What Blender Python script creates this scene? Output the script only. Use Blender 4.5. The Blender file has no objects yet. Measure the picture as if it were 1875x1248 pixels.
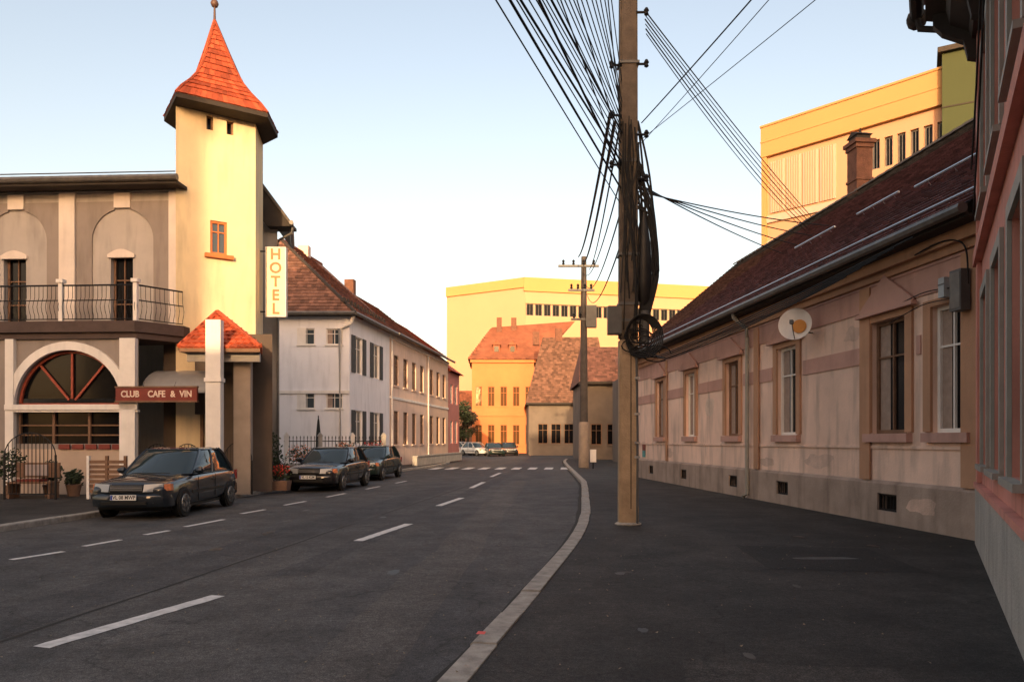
import bpy, bmesh, math, random
from mathutils import Vector, Matrix, noise
random.seed(7)
R = math.radians
sc = bpy.context.scene
COL = sc.collection

# ------------------------------------------------------------------ camera, sky, sun, exposure
FPX, CXP, HZ, EYE = 1350.0, 937.5, 806.0, 1.55     # the photo's focal length in px, centre column, horizon row, eye height
cam_d = bpy.data.cameras.new('camera'); cam = bpy.data.objects.new('camera', cam_d); COL.objects.link(cam)
cam.location = (0, 0, EYE); cam.rotation_euler = (R(90), 0, 0)
cam_d.sensor_width = 36; cam_d.lens = FPX / 1875 * 36; cam_d.shift_y = (HZ - 624) / 1875
cam_d.clip_start = 0.05; cam_d.clip_end = 3000
sc.camera = cam
SUN_EL, SUN_AZ = R(10), R(3)                       # travels towards (sin, cos) of SUN_AZ, i.e. from behind the camera
w = bpy.data.worlds.new('World'); sc.world = w; w.use_nodes = True
nt = w.node_tree; nt.nodes.clear()
sky = nt.nodes.new('ShaderNodeTexSky'); sky.sky_type = 'NISHITA'; sky.sun_disc = False
sky.sun_elevation = SUN_EL; sky.sun_rotation = math.pi + SUN_AZ
sky.air_density = 1.0; sky.dust_density = 4.0; sky.ozone_density = 1.0; sky.altitude = 0
bg = nt.nodes.new('ShaderNodeBackground'); bg.inputs[1].default_value = 0.15
wo = nt.nodes.new('ShaderNodeOutputWorld')
wb = nt.nodes.new('ShaderNodeMix'); wb.data_type = 'RGBA'; wb.blend_type = 'MULTIPLY'; wb.inputs[0].default_value = 1; wb.inputs[7].default_value = (1.37, 1.065, .885, 1)   # the photo's warm white balance
nt.links.new(sky.outputs[0], wb.inputs[6]); nt.links.new(wb.outputs[2], bg.inputs[0]); nt.links.new(bg.outputs[0], wo.inputs[0])
sd = bpy.data.lights.new('sun', 'SUN'); sun = bpy.data.objects.new('sun', sd); COL.objects.link(sun)
sd.energy = 2.0; sd.angle = R(0.5); sd.color = (1.0, 0.67, 0.36)
dirv = Vector((math.sin(SUN_AZ) * math.cos(SUN_EL), math.cos(SUN_AZ) * math.cos(SUN_EL), -math.sin(SUN_EL)))
sun.rotation_euler = dirv.to_track_quat('-Z', 'Y').to_euler(); sun.location = (0, -20, 40)
vs = sc.view_settings; vs.view_transform = 'Standard'; vs.look = 'None'; vs.exposure = 1.48; vs.gamma = 1; vs.use_curve_mapping = False
sc.cycles.max_bounces = 6

def X(px, Y): return (px - CXP) / FPX * Y
def Z(py, Y): return EYE + (HZ - py) / FPX * Y
def P(px, py, Y): return Vector((X(px, Y), Y, Z(py, Y)))

# ------------------------------------------------------------------ materials
MATS = {}
def mat(name, col, rough=.85, var=.18, scale=1.2, bump=.15, bscale=30, metal=0, spec=.35, grime=0, tint=None, coat=0, island=0):
    if name in MATS: return MATS[name]
    m = bpy.data.materials.new(name); m.use_nodes = True; n = m.node_tree; L = n.links
    b = n.nodes['Principled BSDF']; b.inputs['Roughness'].default_value = rough; b.inputs['Metallic'].default_value = metal
    b.inputs['Specular IOR Level'].default_value = spec; b.inputs['Coat Weight'].default_value = coat; b.inputs['Coat Roughness'].default_value = .04
    g = n.nodes.new('ShaderNodeNewGeometry')
    nz = n.nodes.new('ShaderNodeTexNoise'); nz.inputs['Scale'].default_value = scale; nz.inputs['Detail'].default_value = 8; nz.inputs['Roughness'].default_value = .65
    L.new(g.outputs['Position'], nz.inputs['Vector'])
    rp = n.nodes.new('ShaderNodeValToRGB'); rp.color_ramp.elements[0].position = .3; rp.color_ramp.elements[1].position = .72
    t = tint or col
    rp.color_ramp.elements[0].color = (*[c * (1 - var) for c in t], 1); rp.color_ramp.elements[1].color = (*[min(1, c * (1 + var)) for c in col], 1)
    L.new(nz.outputs['Fac'], rp.inputs[0]); out = rp.outputs[0]
    if grime:
        mp = n.nodes.new('ShaderNodeMapping'); mp.inputs['Scale'].default_value = (2.2, 2.2, .35); L.new(g.outputs['Position'], mp.inputs[0])
        n2 = n.nodes.new('ShaderNodeTexNoise'); n2.inputs['Scale'].default_value = 1.6; n2.inputs['Detail'].default_value = 6; L.new(mp.outputs[0], n2.inputs[0])
        r2 = n.nodes.new('ShaderNodeValToRGB'); r2.color_ramp.elements[0].position = .5; r2.color_ramp.elements[1].position = .75
        r2.color_ramp.elements[0].color = (1, 1, 1, 1); r2.color_ramp.elements[1].color = (1 - grime, 1 - grime, 1 - grime, 1); L.new(n2.outputs['Fac'], r2.inputs[0])
        mx = n.nodes.new('ShaderNodeMix'); mx.data_type = 'RGBA'; mx.blend_type = 'MULTIPLY'; mx.inputs[0].default_value = 1
        L.new(out, mx.inputs[6]); L.new(r2.outputs[0], mx.inputs[7]); out = mx.outputs[2]
    if island:
        r3 = n.nodes.new('ShaderNodeMapRange'); r3.inputs['To Min'].default_value = 1-island; r3.inputs['To Max'].default_value = 1+island*.8; L.new(g.outputs['Random Per Island'], r3.inputs['Value'])
        m3 = n.nodes.new('ShaderNodeMix'); m3.data_type = 'RGBA'; m3.blend_type = 'MULTIPLY'; m3.inputs[0].default_value = 1; L.new(out, m3.inputs[6]); L.new(r3.outputs[0], m3.inputs[7]); out = m3.outputs[2]
    L.new(out, b.inputs['Base Color'])
    if bump:
        n3 = n.nodes.new('ShaderNodeTexNoise'); n3.inputs['Scale'].default_value = bscale; n3.inputs['Detail'].default_value = 5; L.new(g.outputs['Position'], n3.inputs[0])
        bp = n.nodes.new('ShaderNodeBump'); bp.inputs['Strength'].default_value = bump; bp.inputs['Distance'].default_value = .02
        L.new(n3.outputs['Fac'], bp.inputs['Height']); L.new(bp.outputs[0], b.inputs['Normal'])
    MATS[name] = m; return m

def mat_asphalt(name, c1, c2, patch=.35):
    m = bpy.data.materials.new(name); m.use_nodes = True; n = m.node_tree; L = n.links
    b = n.nodes['Principled BSDF']; g = n.nodes.new('ShaderNodeNewGeometry')
    def nz(s, d=6, mapping=None):
        t = n.nodes.new('ShaderNodeTexNoise'); t.inputs['Scale'].default_value = s; t.inputs['Detail'].default_value = d
        if mapping:
            mp = n.nodes.new('ShaderNodeMapping'); mp.inputs['Scale'].default_value = mapping[0]; mp.inputs['Rotation'].default_value = mapping[1]
            L.new(g.outputs['Position'], mp.inputs[0]); L.new(mp.outputs[0], t.inputs[0])
        else: L.new(g.outputs['Position'], t.inputs[0])
        return t.outputs['Fac']
    def ramp(f, p0, p1, a, bb):
        r = n.nodes.new('ShaderNodeValToRGB'); r.color_ramp.elements[0].position = p0; r.color_ramp.elements[1].position = p1
        r.color_ramp.elements[0].color = (*a, 1); r.color_ramp.elements[1].color = (*bb, 1); L.new(f, r.inputs[0]); return r.outputs[0]
    def mul(a, bb, f=1):
        x = n.nodes.new('ShaderNodeMix'); x.data_type = 'RGBA'; x.blend_type = 'MULTIPLY'; x.inputs[0].default_value = f
        L.new(a, x.inputs[6]); L.new(bb, x.inputs[7]); return x.outputs[2]
    base = ramp(nz(.35, 5, ((1, .22, 1), (0, 0, R(-8)))), .3, .7, c1, c2)                  # long bands along the street
    base = mul(base, ramp(nz(1.3, 8), .35, .7, (1 - patch,) * 3, (1.1,) * 3))              # worn patches
    base = mul(base, ramp(nz(140, 3), .35, .68, (.35,) * 3, (1.7,) * 3))                  # aggregate grains
    vo = n.nodes.new('ShaderNodeTexVoronoi'); vo.feature = 'DISTANCE_TO_EDGE'; vo.inputs['Scale'].default_value = .33; vo.inputs['Randomness'].default_value = 1
    wn = n.nodes.new('ShaderNodeTexNoise'); wn.inputs['Scale'].default_value = 1.6; wn.inputs['Detail'].default_value = 6; L.new(g.outputs['Position'], wn.inputs[0])
    ad = n.nodes.new('ShaderNodeVectorMath'); ad.operation = 'MULTIPLY_ADD'; ad.inputs[1].default_value = (1.3,) * 3; L.new(wn.outputs['Color'], ad.inputs[0]); L.new(g.outputs['Position'], ad.inputs[2])
    L.new(ad.outputs[0], vo.inputs['Vector'])
    crack = ramp(vo.outputs['Distance'], .0, .008, (.45,) * 3, (1,) * 3)
    base = mul(base, ramp(nz(60, 3), .32, .68, (.55,) * 3, (1.45,) * 3)); base = mul(base, ramp(nz(20, 4), .33, .67, (.72,) * 3, (1.28,) * 3)); base = mul(base, ramp(nz(7, 5), .35, .7, (.82,) * 3, (1.15,) * 3)); base = mul(base, crack, .8)
    L.new(base, b.inputs['Base Color']); b.inputs['Roughness'].default_value = .82; b.inputs['Specular IOR Level'].default_value = .3
    bp = n.nodes.new('ShaderNodeBump'); bp.inputs['Strength'].default_value = .5; bp.inputs['Distance'].default_value = .006
    L.new(nz(170, 4), bp.inputs['Height']); L.new(bp.outputs[0], b.inputs['Normal'])
    MATS[name] = m; return m

def mat_glass(name, col=(.02, .024, .028), rough=.06):
    if name in MATS: return MATS[name]
    m = bpy.data.materials.new(name); m.use_nodes = True; n = m.node_tree; b = n.nodes['Principled BSDF']
    b.inputs['Base Color'].default_value = (*col, 1); b.inputs['Roughness'].default_value = rough; b.inputs['Specular IOR Level'].default_value = (.16 if 'window' in name else .7)
    t = n.nodes.new('ShaderNodeTexNoise'); t.inputs['Scale'].default_value = .9; g = n.nodes.new('ShaderNodeNewGeometry'); n.links.new(g.outputs['Position'], t.inputs[0])
    bp = n.nodes.new('ShaderNodeBump'); bp.inputs['Strength'].default_value = .12; bp.inputs['Distance'].default_value = .05
    n.links.new(t.outputs['Fac'], bp.inputs['Height']); n.links.new(bp.outputs[0], b.inputs['Normal'])
    MATS[name] = m; return m

asphalt = mat_asphalt('road_asphalt', (.058, .059, .063), (.118, .108, .099))
walkm = mat_asphalt('pavement_asphalt', (.030, .029, .027), (.072, .063, .055), .45)
earth = mat('earth', (.08, .07, .055), .95)
kerbm = mat('kerb_concrete', (.34, .31, .27), .9, .35, 6, .5, 60)
paint = mat('road_paint', (.62, .60, .57), .8, .3, 9, .2, 90)
cream = mat('cream_render', (.80, .645, .40), .9, .07, .9, .35, 9, grime=.22)
beige = mat('beige_render', (.45, .41, .375), .9, .10, .8, .3, 12, grime=.25)
brownp = mat('brown_render', (.30, .255, .225), .9, .10, .8, .3, 12, grime=.25)
lighttrim = mat('light_trim', (.74, .65, .57), .85, .08, 1.5, .1, 45, grime=.12)
whitetrim = mat('white_trim', (.82, .77, .71), .8, .08, 2, .1, 45, grime=.15)
darkslab = mat('dark_slab', (.085, .058, .050), .8, .2, 3)
gutterm = mat('gutter_metal', (.16, .15, .14), .5, .25, 4, .05, 20, metal=.5)
ironm = mat('black_iron', (.018, .017, .017), .5, .2, 8, .05, 40, metal=.3)
glassm = mat_glass('window_glass', (.006, .006, .007), .12)
glassb = mat_glass('sky_glass', (.05, .065, .075), .04)
redframe = mat('red_frame', (.36, .075, .04), .55, .15, 6, .05)
orangeframe = mat('orange_frame', (.55, .17, .05), .55, .15, 6, .05)
redtile = mat('red_tile', (.40, .078, .032), .8, .28, 2.2, .3, 25, island=.42)
tiledark = mat('old_tile', (.19, .095, .066), .88, .35, 1.6, .4, 22, island=.42)
maroontile = mat('maroon_tile', (.15, .062, .060), .75, .32, 1.5, .4, 22, island=.42)
greytile = mat('mossy_tile', (.115, .095, .080), .9, .35, 1.8, .4, 22, island=.42)
orangetile = mat('orange_tile', (.24, .085, .045), .85, .3, .9, .3, 8, island=.42)
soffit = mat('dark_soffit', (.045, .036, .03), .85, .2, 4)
woodm = mat('weathered_pole', (.105, .083, .065), .85, .3, 5, .5, 35)
concm = mat('pole_concrete', (.30, .24, .19), .9, .2, 3, .3, 30)
black = mat('black_rubber', (.012, .012, .012), .7, .2, 8, .1)
boxm = mat('grey_box', (.09, .09, .09), .5, .15, 5, .05)
silver = mat('bare_metal', (.55, .56, .57), .35, .1, 5, .05, metal=.9)
peachwall = mat('peach_wall', (.84, .60, .475), .92, .16, .55, .3, 25, grime=.38)
pinkband = mat('pink_band', (.54, .32, .26), .92, .14, .9, .2, 35, grime=.2)
orangepaint = mat('orange_brown_pilaster', (.50, .28, .17), .92, .15, .9, .2, 35, grime=.2)
plinthm = mat('brown_plinth', (.38, .29, .235), .95, .22, 1.3, .4, 30, grime=.35)
greypl = mat('grey_plinth', (.42, .39, .35), .95, .18, 2, .8, 40, grime=.25)
redwall = mat('red_wall', (.62, .27, .21), .92, .16, .8, .3, 25, grime=.3)
greyframe = mat('grey_green_frame', (.32, .30, .26), .7, .15, 3, .1)
curtain = mat('curtain', (.36, .27, .22), .9, .2, 6)
whitewall = mat('white_wall', (.86, .84, .86), .9, .06, .7, .1, 35, grime=.15)
peach2 = mat('light_peach_wall', (.80, .60, .48), .9, .1, .7, .1, 30, grime=.15)
rosewall = mat('rose_wall', (.50, .20, .17), .9, .1, .7, .1, 30)
shutter = mat('dark_shutter', (.055, .058, .060), .7, .2, 5)
yell = mat('yellow_render', (.52, .295, .18), .92, .05, .1, .05, 10)
yellband = mat('ochre_band', (.50, .275, .11), .92, .06, .1, .05, 10)
panelm = mat('pale_pink_panel', (.52, .38, .30), .9, .06, .4)
olive = mat('shaded_olive_render', (.055, .068, .030), .92, .08, .2)  # green paint darkened: the stair block's shade is put into the colour
orangewall = mat('orange_wall', (.58, .20, .075), .9, .1, .4, .1, 10)
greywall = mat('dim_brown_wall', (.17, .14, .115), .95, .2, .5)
brick = mat('chimney_brick', (.16, .075, .05), .92, .3, 4, .5, 25)
canopym = mat('canopy_sheet', (.26, .25, .24), .25, .12, 2, .05, 10)
signred = mat('sign_red', (.20, .038, .026), .5, .15, 4, .03)
signcream = mat('sign_cream', (.75, .68, .42), .5, .06, 4, .03)
letterw = mat('letter_white', (.80, .62, .50), .5, .03, 4, 0)
letterr = mat('letter_orange_red', (.65, .14, .04), .5, .05, 4, 0)
wood = mat('stained_wood', (.20, .11, .065), .7, .25, 5, .2, 30)
leafm = mat('dark_leaves', (.035, .050, .022), .7, .5, 6, .2, 30)
leafd = mat('brown_twigs', (.07, .055, .035), .8, .4, 6, .2, 30)
flowerm = mat('red_flowers', (.62, .06, .035), .6, .3, 20, .2, 60)
flowero = mat('orange_flowers', (.72, .24, .10), .6, .3, 20, .2, 60)
potm = mat('pot_clay', (.22, .13, .09), .85, .15, 6)

# ------------------------------------------------------------------ mesh helpers
class MB:
    def __init__(s): s.v = []; s.f = []
    def add(s, vs_, fs):
        o = len(s.v); s.v += [tuple(q) for q in vs_]; s.f += [tuple(o + i for i in f) for f in fs]; return s
    def box(s, x0, x1, y0, y1, z0, z1):
        return s.add([(x0,y0,z0),(x1,y0,z0),(x1,y1,z0),(x0,y1,z0),(x0,y0,z1),(x1,y0,z1),(x1,y1,z1),(x0,y1,z1)],
                     [(0,3,2,1),(4,5,6,7),(0,1,5,4),(1,2,6,5),(2,3,7,6),(3,0,4,7)])
    def hexa(s, b, t):                      # 4 bottom + 4 top corners
        return s.add(list(b) + list(t), [(3,2,1,0),(4,5,6,7),(0,1,5,4),(1,2,6,5),(2,3,7,6),(3,0,4,7)])
    def prism(s, pts, a, b, ax='y'):        # polygon in (u,z) extruded a..b
        n = len(pts)
        if ax == 'y': A = [(p[0], a, p[1]) for p in pts]; B = [(p[0], b, p[1]) for p in pts]
        elif ax == 'x': A = [(a, p[0], p[1]) for p in pts]; B = [(b, p[0], p[1]) for p in pts]
        else: A = [(p[0], p[1], a) for p in pts]; B = [(p[0], p[1], b) for p in pts]
        return s.add(A + B, [tuple(range(n)), tuple(range(2*n-1, n-1, -1))] + [(i, (i+1) % n, (i+1) % n + n, i + n) for i in range(n)])
    def poly(s, pts): return s.add(pts, [tuple(range(len(pts)))])
    def tube(s, pts, r, n=6, cap=True):
        pts = [Vector(p) for p in pts]; rs = r if isinstance(r, (list, tuple)) else [r] * len(pts); o = len(s.v)
        for i, p in enumerate(pts):
            t = (pts[min(i+1, len(pts)-1)] - pts[max(i-1, 0)]).normalized()
            a = t.cross(Vector((0, 0, 1))); a = (t.cross(Vector((1, 0, 0))) if a.length < .05 else a).normalized(); b = t.cross(a).normalized()
            for k in range(n):
                q = 2 * math.pi * k / n; s.v.append(tuple(p + (a * math.cos(q) + b * math.sin(q)) * rs[i]))
        for i in range(len(pts)-1):
            for k in range(n): s.f.append((o+i*n+k, o+i*n+(k+1) % n, o+(i+1)*n+(k+1) % n, o+(i+1)*n+k))
        if cap: s.f.append(tuple(o+k for k in range(n))[::-1]); s.f.append(tuple(o+(len(pts)-1)*n+k for k in range(n)))
        return s
    def lathe(s, prof, n=16, c=(0, 0), axis='z'):
        o = len(s.v)
        for r_, z in prof:
            for k in range(n):
                q = 2 * math.pi * k / n; a, b = r_*math.cos(q), r_*math.sin(q)
                s.v.append((c[0]+a, c[1]+b, z) if axis == 'z' else (z, c[0]+a, c[1]+b) if axis == 'x' else (c[0]+a, z, c[1]+b))
        for i in range(len(prof)-1):
            for k in range(n): s.f.append((o+i*n+k, o+i*n+(k+1) % n, o+(i+1)*n+(k+1) % n, o+(i+1)*n+k))
        s.f.append(tuple(o+k for k in range(n))[::-1]); s.f.append(tuple(o+(len(prof)-1)*n+k for k in range(n)))
        return s
    def wall(s, x0, x1, z0, z1, holes=(), y=0, th=.25, thick=True):
        xs = sorted({x0, x1, *[h[0] for h in holes], *[h[1] for h in holes]}); zs = sorted({z0, z1, *[h[2] for h in holes], *[h[3] for h in holes]})
        inh = lambda a, b: any(h[0] - 1e-6 <= a and b[0] <= h[1] + 1e-6 and h[2] - 1e-6 <= b[1] and b[2] <= h[3] + 1e-6 for h in holes)
        for i in range(len(xs)-1):
            for j in range(len(zs)-1):
                if not inh(xs[i], (xs[i+1], zs[j], zs[j+1])): s.add([(xs[i],y,zs[j]),(xs[i+1],y,zs[j]),(xs[i+1],y,zs[j+1]),(xs[i],y,zs[j+1])], [(0,1,2,3)])
        for a, b, c, d in [h[:4] for h in holes]:
            s.add([(a,y,c),(b,y,c),(b,y,d),(a,y,d),(a,y+th,c),(b,y+th,c),(b,y+th,d),(a,y+th,d)], [(0,4,5,1),(1,5,6,2),(2,6,7,3),(3,7,4,0)])
        return s
    def mesh(s, name, m, smooth=False):
        me = bpy.data.meshes.new(name); me.from_pydata(s.v, [], s.f)
        bm = bmesh.new(); bm.from_mesh(me); bmesh.ops.recalc_face_normals(bm, faces=bm.faces); bm.to_mesh(me); bm.free()
        me.materials.append(m)
        if smooth:
            me.polygons.foreach_set('use_smooth', [True] * len(me.polygons))
            me.set_sharp_from_angle(angle=R(42))
        return me
    def build(s, name, m, parent=None, smooth=False, loc=None, kind=None, label=None):
        return place(name, s.mesh(name, m, smooth), parent, loc, kind, label)
def place(name, me, parent=None, loc=None, kind=None, label=None, rz=0):
    o = bpy.data.objects.new(name, me); COL.objects.link(o)
    if parent: o.parent = parent
    if loc: o.location = loc
    if rz: o.rotation_euler.z = rz
    if kind: o['kind'] = kind
    if label: o['label'] = label
    return o
def thing(name, label, cat, loc=(0, 0, 0), rz=0, group=None):
    o = bpy.data.objects.new(name, None); COL.objects.link(o); o.location = loc; o.rotation_euler = (0, 0, rz); o.empty_display_size = .3
    o['label'] = label; o['category'] = cat
    if group: o['group'] = group
    return o
def struct(name, mb, m, smooth=False): return mb.build(name, m, smooth=smooth, kind='structure')
def tagm(o, label, cat, group=None):
    o['label'] = label; o['category'] = cat
    if group: o['group'] = group
    return o
def text(name, s, size, m, parent, loc, rot=(R(90), 0, 0), depth=.012, bold=0.0, sx=1):
    c = bpy.data.curves.new(name, 'FONT'); c.body = s; c.size = size; c.extrude = depth; c.offset = bold; c.align_x = 'CENTER'; c.align_y = 'CENTER'
    c.resolution_u = 3
    t = bpy.data.objects.new('tmp', c); COL.objects.link(t); dg = bpy.context.evaluated_depsgraph_get()
    me = bpy.data.meshes.new_from_object(t.evaluated_get(dg)); bpy.data.objects.remove(t)
    me.materials.clear(); me.materials.append(m); me.name = name
    o = place(name, me, parent, loc); o.rotation_euler = rot; o.scale.x = sx; return o
MC = {}
def shared(key, fn):
    if key not in MC: MC[key] = fn()
    return MC[key]

def window(parent, cx, z0, z1, wd, y=0, depth=.14, fm=None, gm=None, muntins=(1, 1), fr=.06, sill=None, name='window', bars=.035, cur=False):
    """frame (part) > pane, sill (sub-parts); stands in a wall opening whose face is at y"""
    fm = fm or whitetrim; gm = gm or glassm; h = z1 - z0
    def mk():
        b = MB(); a = wd/2; d0, d1 = depth-.05, depth+.03
        b.box(-a, a, d0, d1, h-fr, h).box(-a, a, d0, d1, 0, fr).box(-a, -a+fr, d0, d1, fr, h-fr).box(a-fr, a, d0, d1, fr, h-fr)
        nx, nz_ = muntins
        for i in range(1, nx+1):
            x = -a + wd*i/(nx+1); b.box(x-bars/2, x+bars/2, d0+.006, d1, fr, h-fr)
        for j in range(1, nz_+1):
            z = h*j/(nz_+1) if nz_ > 1 else h*.68; b.box(-a+fr, a-fr, d0+.012, d1-.004, z-bars/2, z+bars/2)
        return b.mesh(name, fm)
    key = (name, round(wd, 3), round(h, 3), depth, fm.name, gm.name, muntins, fr)
    o = place(name, shared(key, mk), parent, (cx, y, z0))
    place('pane', shared(key + ('p',), lambda: MB().poly([(-wd/2, depth, 0), (wd/2, depth, 0), (wd/2, depth, h), (-wd/2, depth, h)]).mesh('pane', gm)), o)
    if cur:
        place('curtain', shared(key + ('c',), lambda: MB().add([(x, depth-.006+.003*math.sin(i*2.1), zz) for zz in (fr, h*.97) for i, x in enumerate([-wd/2+fr+(wd*.30)*k/8 for k in range(9)])], [(i, i+1, i+10, i+9) for i in range(8)]).mesh('curtain', curtain)), o)
    if sill:
        sw, sdp, sh, sm = sill
        place('sill', shared(key + ('s', sw, sdp, sh), lambda: MB().box(-wd/2-sw, wd/2+sw, -sdp, depth-.051, -sh, -.002).mesh('sill', sm)), o)
    return o

def tiles(parent, p0, u, v, wu, lv, m, tu=.2, tv=.26, name='roof_tiles', clip=None, lift=.02, barrel=False):
    """overlapping courses of real tiles on the plane p0 + a*u + b*v (u along the eave, v up the slope)"""
    u = Vector(u).normalized(); v = Vector(v).normalized(); n = u.cross(v).normalized()
    if n.z < 0: n = -n
    b = MB(); p0 = Vector(p0); nv = int(lv/tv)+1
    rnd = random.Random(hash(name) % 7 + int(wu*10))
    for j in range(nv):
        lo = j*tv; hi = min(lo+tv*1.15, lv); nu = int(wu/tu)+2
        for i in range(-1, nu):
            a0 = i*tu + (tu/2 if j % 2 else 0); a1 = a0+tu*.94
            if clip:
                r = clip(lo)
                if a1 < r[0] or a0 > r[1]: continue
                a0, a1 = max(a0, r[0]), min(a1, r[1])
            else: a0, a1 = max(a0, 0), min(a1, wu)
            if a1-a0 < .03: continue
            k = rnd.uniform(0, .012); q = [p0+u*a0+v*lo+n*(lift+.02+k), p0+u*a1+v*lo+n*(lift+.02+k*.6), p0+u*a1+v*hi+n*.004, p0+u*a0+v*hi+n*.004]
            if barrel:
                mid0 = p0+u*(a0+a1)/2+v*(lo-.02)+n*(lift+.055+k); mid1 = p0+u*(a0+a1)/2+v*hi+n*.03
                b.add([q[0], mid0, q[1], q[2], mid1, q[3], p0+u*a0+v*lo, p0+u*a1+v*lo], [(0,1,4,5),(1,2,3,4),(6,7,2,1,0)])
            else: b.add(q + [p0+u*a0+v*lo, p0+u*a1+v*lo], [(0,1,2,3),(4,5,1,0)])
    return b.build(name, m, parent, kind='stuff')

def foliage(name, parent, m, blobs, n, size, seed=1):
    rnd = random.Random(seed); b = MB()
    for _ in range(n):
        c, r = rnd.choice(blobs); d = Vector((rnd.gauss(0, 1), rnd.gauss(0, 1), rnd.gauss(0, 1))).normalized()
        p = Vector(c) + Vector((d.x*r[0], d.y*r[1], d.z*r[2])) * (rnd.random() ** .4)
        a = Vector((rnd.gauss(0, 1), rnd.gauss(0, 1), rnd.gauss(0, 1))).normalized(); t = a.orthogonal().normalized(); s_ = size*rnd.uniform(.6, 1.5)
        b.add([p, p+t*s_*.5+a*s_*.3, p+t*s_, p+t*s_*.5-a*s_*.3], [(0,1,2,3)])
    return b.build(name, m, parent)

# ------------------------------------------------------------------ GROUND, ROAD, PAVEMENTS
g = MB().add([(-900,-300,-.16),(900,-300,-.16),(900,1500,-.16),(-900,1500,-.16)], [(0,1,2,3)]); struct('ground', g, earth)
RZ = -.10
RK = [(-4.0,-12),(-2.3,-5),(-1.25,1),(-.5,4.73),(-.25,5.91),(.13,7.78),(.89,11.7),(1.45,15.6),(1.99,21.1),(2.45,26),(2.72,30.3),(3.43,47.6),(3.9,56),(4.6,63)]   # right kerb line
def smooth(pts, k=6):
    out = []
    for i in range(len(pts)-1):
        p = [Vector(pts[max(0, min(len(pts)-1, i+d))]) for d in (-1, 0, 1, 2)]
        for j in range(k):
            t = j/k; out.append(.5*((2*p[1])+(-p[0]+p[2])*t+(2*p[0]-5*p[1]+4*p[2]-p[3])*t*t+(-p[0]+3*p[1]-3*p[2]+p[3])*t**3))
    return out + [Vector(pts[-1])]
rk = smooth([(x, y) for x, y in RK], 5)
LK = [(-11.6,-12),(-9.6,9.0),(-8.95,16),(-7.95,21),(-6.9,30),(-5.75,40),(-4.75,47),(-4.6,55),(-6.0,63),(-9.0,68)]
lk = smooth([(x, y) for x, y in LK], 5)
road = MB().add([(-60,-60,RZ),(60,-60,RZ),(60,130,RZ),(-60,130,RZ)], [(0,1,2,3)]); struct('road', road, asphalt)
# right pavement : a slab from the kerb to the facades
b = MB(); n = len(rk); KW = .20
for i in range(n-1):
    a, c = rk[i], rk[i+1]
    b.add([(a.x+KW, a.y, 0), (30, a.y, 0), (30, c.y, 0), (c.x+KW, c.y, 0)], [(0,1,2,3)])
struct('pavement', b, walkm)
b = MB()
for i in range(len(lk)-1):
    a, c = lk[i], lk[i+1]; b.add([(a.x-.16, a.y, 0), (c.x-.16, c.y, 0), (-60, c.y, 0), (-60, a.y, 0)], [(0,1,2,3)])
struct('pavement', b, walkm)
def kerb(line, side, wd, label, h=.012):
    root = bpy.data.objects.new('kerb', None); COL.objects.link(root); root['kind'] = 'structure'
    s = 0; acc = []; pts = [Vector((p.x, p.y)) for p in line]
    L_ = [0]
    for i in range(1, len(pts)): L_.append(L_[-1] + (pts[i]-pts[i-1]).length)
    def at(d):
        for i in range(1, len(pts)):
            if L_[i] >= d: return pts[i-1].lerp(pts[i], (d-L_[i-1])/(L_[i]-L_[i-1]))
        return pts[-1]
    d = 0; rnd = random.Random(3)
    while d < L_[-1]-1:
        ln = 1.0 if at(d).y < 30 else 2.0; a, c = at(d+.008), at(d+ln-.008); t = (c-a).normalized(); nn = Vector((t.y, -t.x))*side
        k = rnd.uniform(-.006, .010); j = rnd.uniform(-.008, .008); z1 = h+k; a = a+nn*j; c = c+nn*j*.5
        bb = [(a.x,a.y,-.155),(c.x,c.y,-.155),(c.x+nn.x*wd,c.y+nn.y*wd,-.155),(a.x+nn.x*wd,a.y+nn.y*wd,-.155)]
        i_ = .018; a2 = a+nn*i_; c2 = c+nn*i_
        m_ = [(a.x,a.y,z1-.02),(c.x,c.y,z1-.02),(c.x+nn.x*wd,c.y+nn.y*wd,z1-.003),(a.x+nn.x*wd,a.y+nn.y*wd,z1-.003)]
        tt = [(a2.x,a2.y,z1),(c2.x,c2.y,z1),(c.x+nn.x*(wd-.004),c.y+nn.y*(wd-.004),z1),(a.x+nn.x*(wd-.004),a.y+nn.y*(wd-.004),z1)]
        q = MB(); q.add(bb+m_+tt, [(3,2,1,0),(0,1,5,4),(1,2,6,5),(2,3,7,6),(3,0,4,7),(4,5,9,8),(5,6,10,9),(6,7,11,10),(7,4,8,11),(8,9,10,11)])
        q.build('kerb_stone', kerbm, root); d += ln
    return root
kerb(rk, 1, KW+.004, '')
kerb(lk, -1, .164, '')
gap = mat('joint_dirt', (.03, .028, .025), .95)
b = MB()
for line, s_, wd in ((rk, 1, KW), (lk, -1, .16)):
    for i in range(len(line)-1):
        a, c = line[i], line[i+1]; b.add([(a.x+s_*.03,a.y,-.03),(c.x+s_*.03,c.y,-.03),(c.x+s_*wd,c.y,-.03),(a.x+s_*wd,a.y,-.03),(a.x+s_*.03,a.y,-.16),(c.x+s_*.03,c.y,-.16)], [(0,1,2,3),(0,1,5,4)])
struct('kerb_bed', b, gap)
# dark gutter dirt strip along the right kerb
b = MB()
for i in range(len(rk)-1):
    a, c = rk[i], rk[i+1]; w0 = .10+.05*noise.noise((a.y*.7, 0, 0)); w1 = .10+.05*noise.noise((c.y*.7, 0, 0)); b.add([(a.x-w0,a.y,RZ+.004),(a.x+.001,a.y,RZ+.004),(c.x+.001,c.y,RZ+.004),(c.x-w1,c.y,RZ+.004)], [(0,1,2,3)])
struct('gutter_dirt', b, gap)
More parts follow.
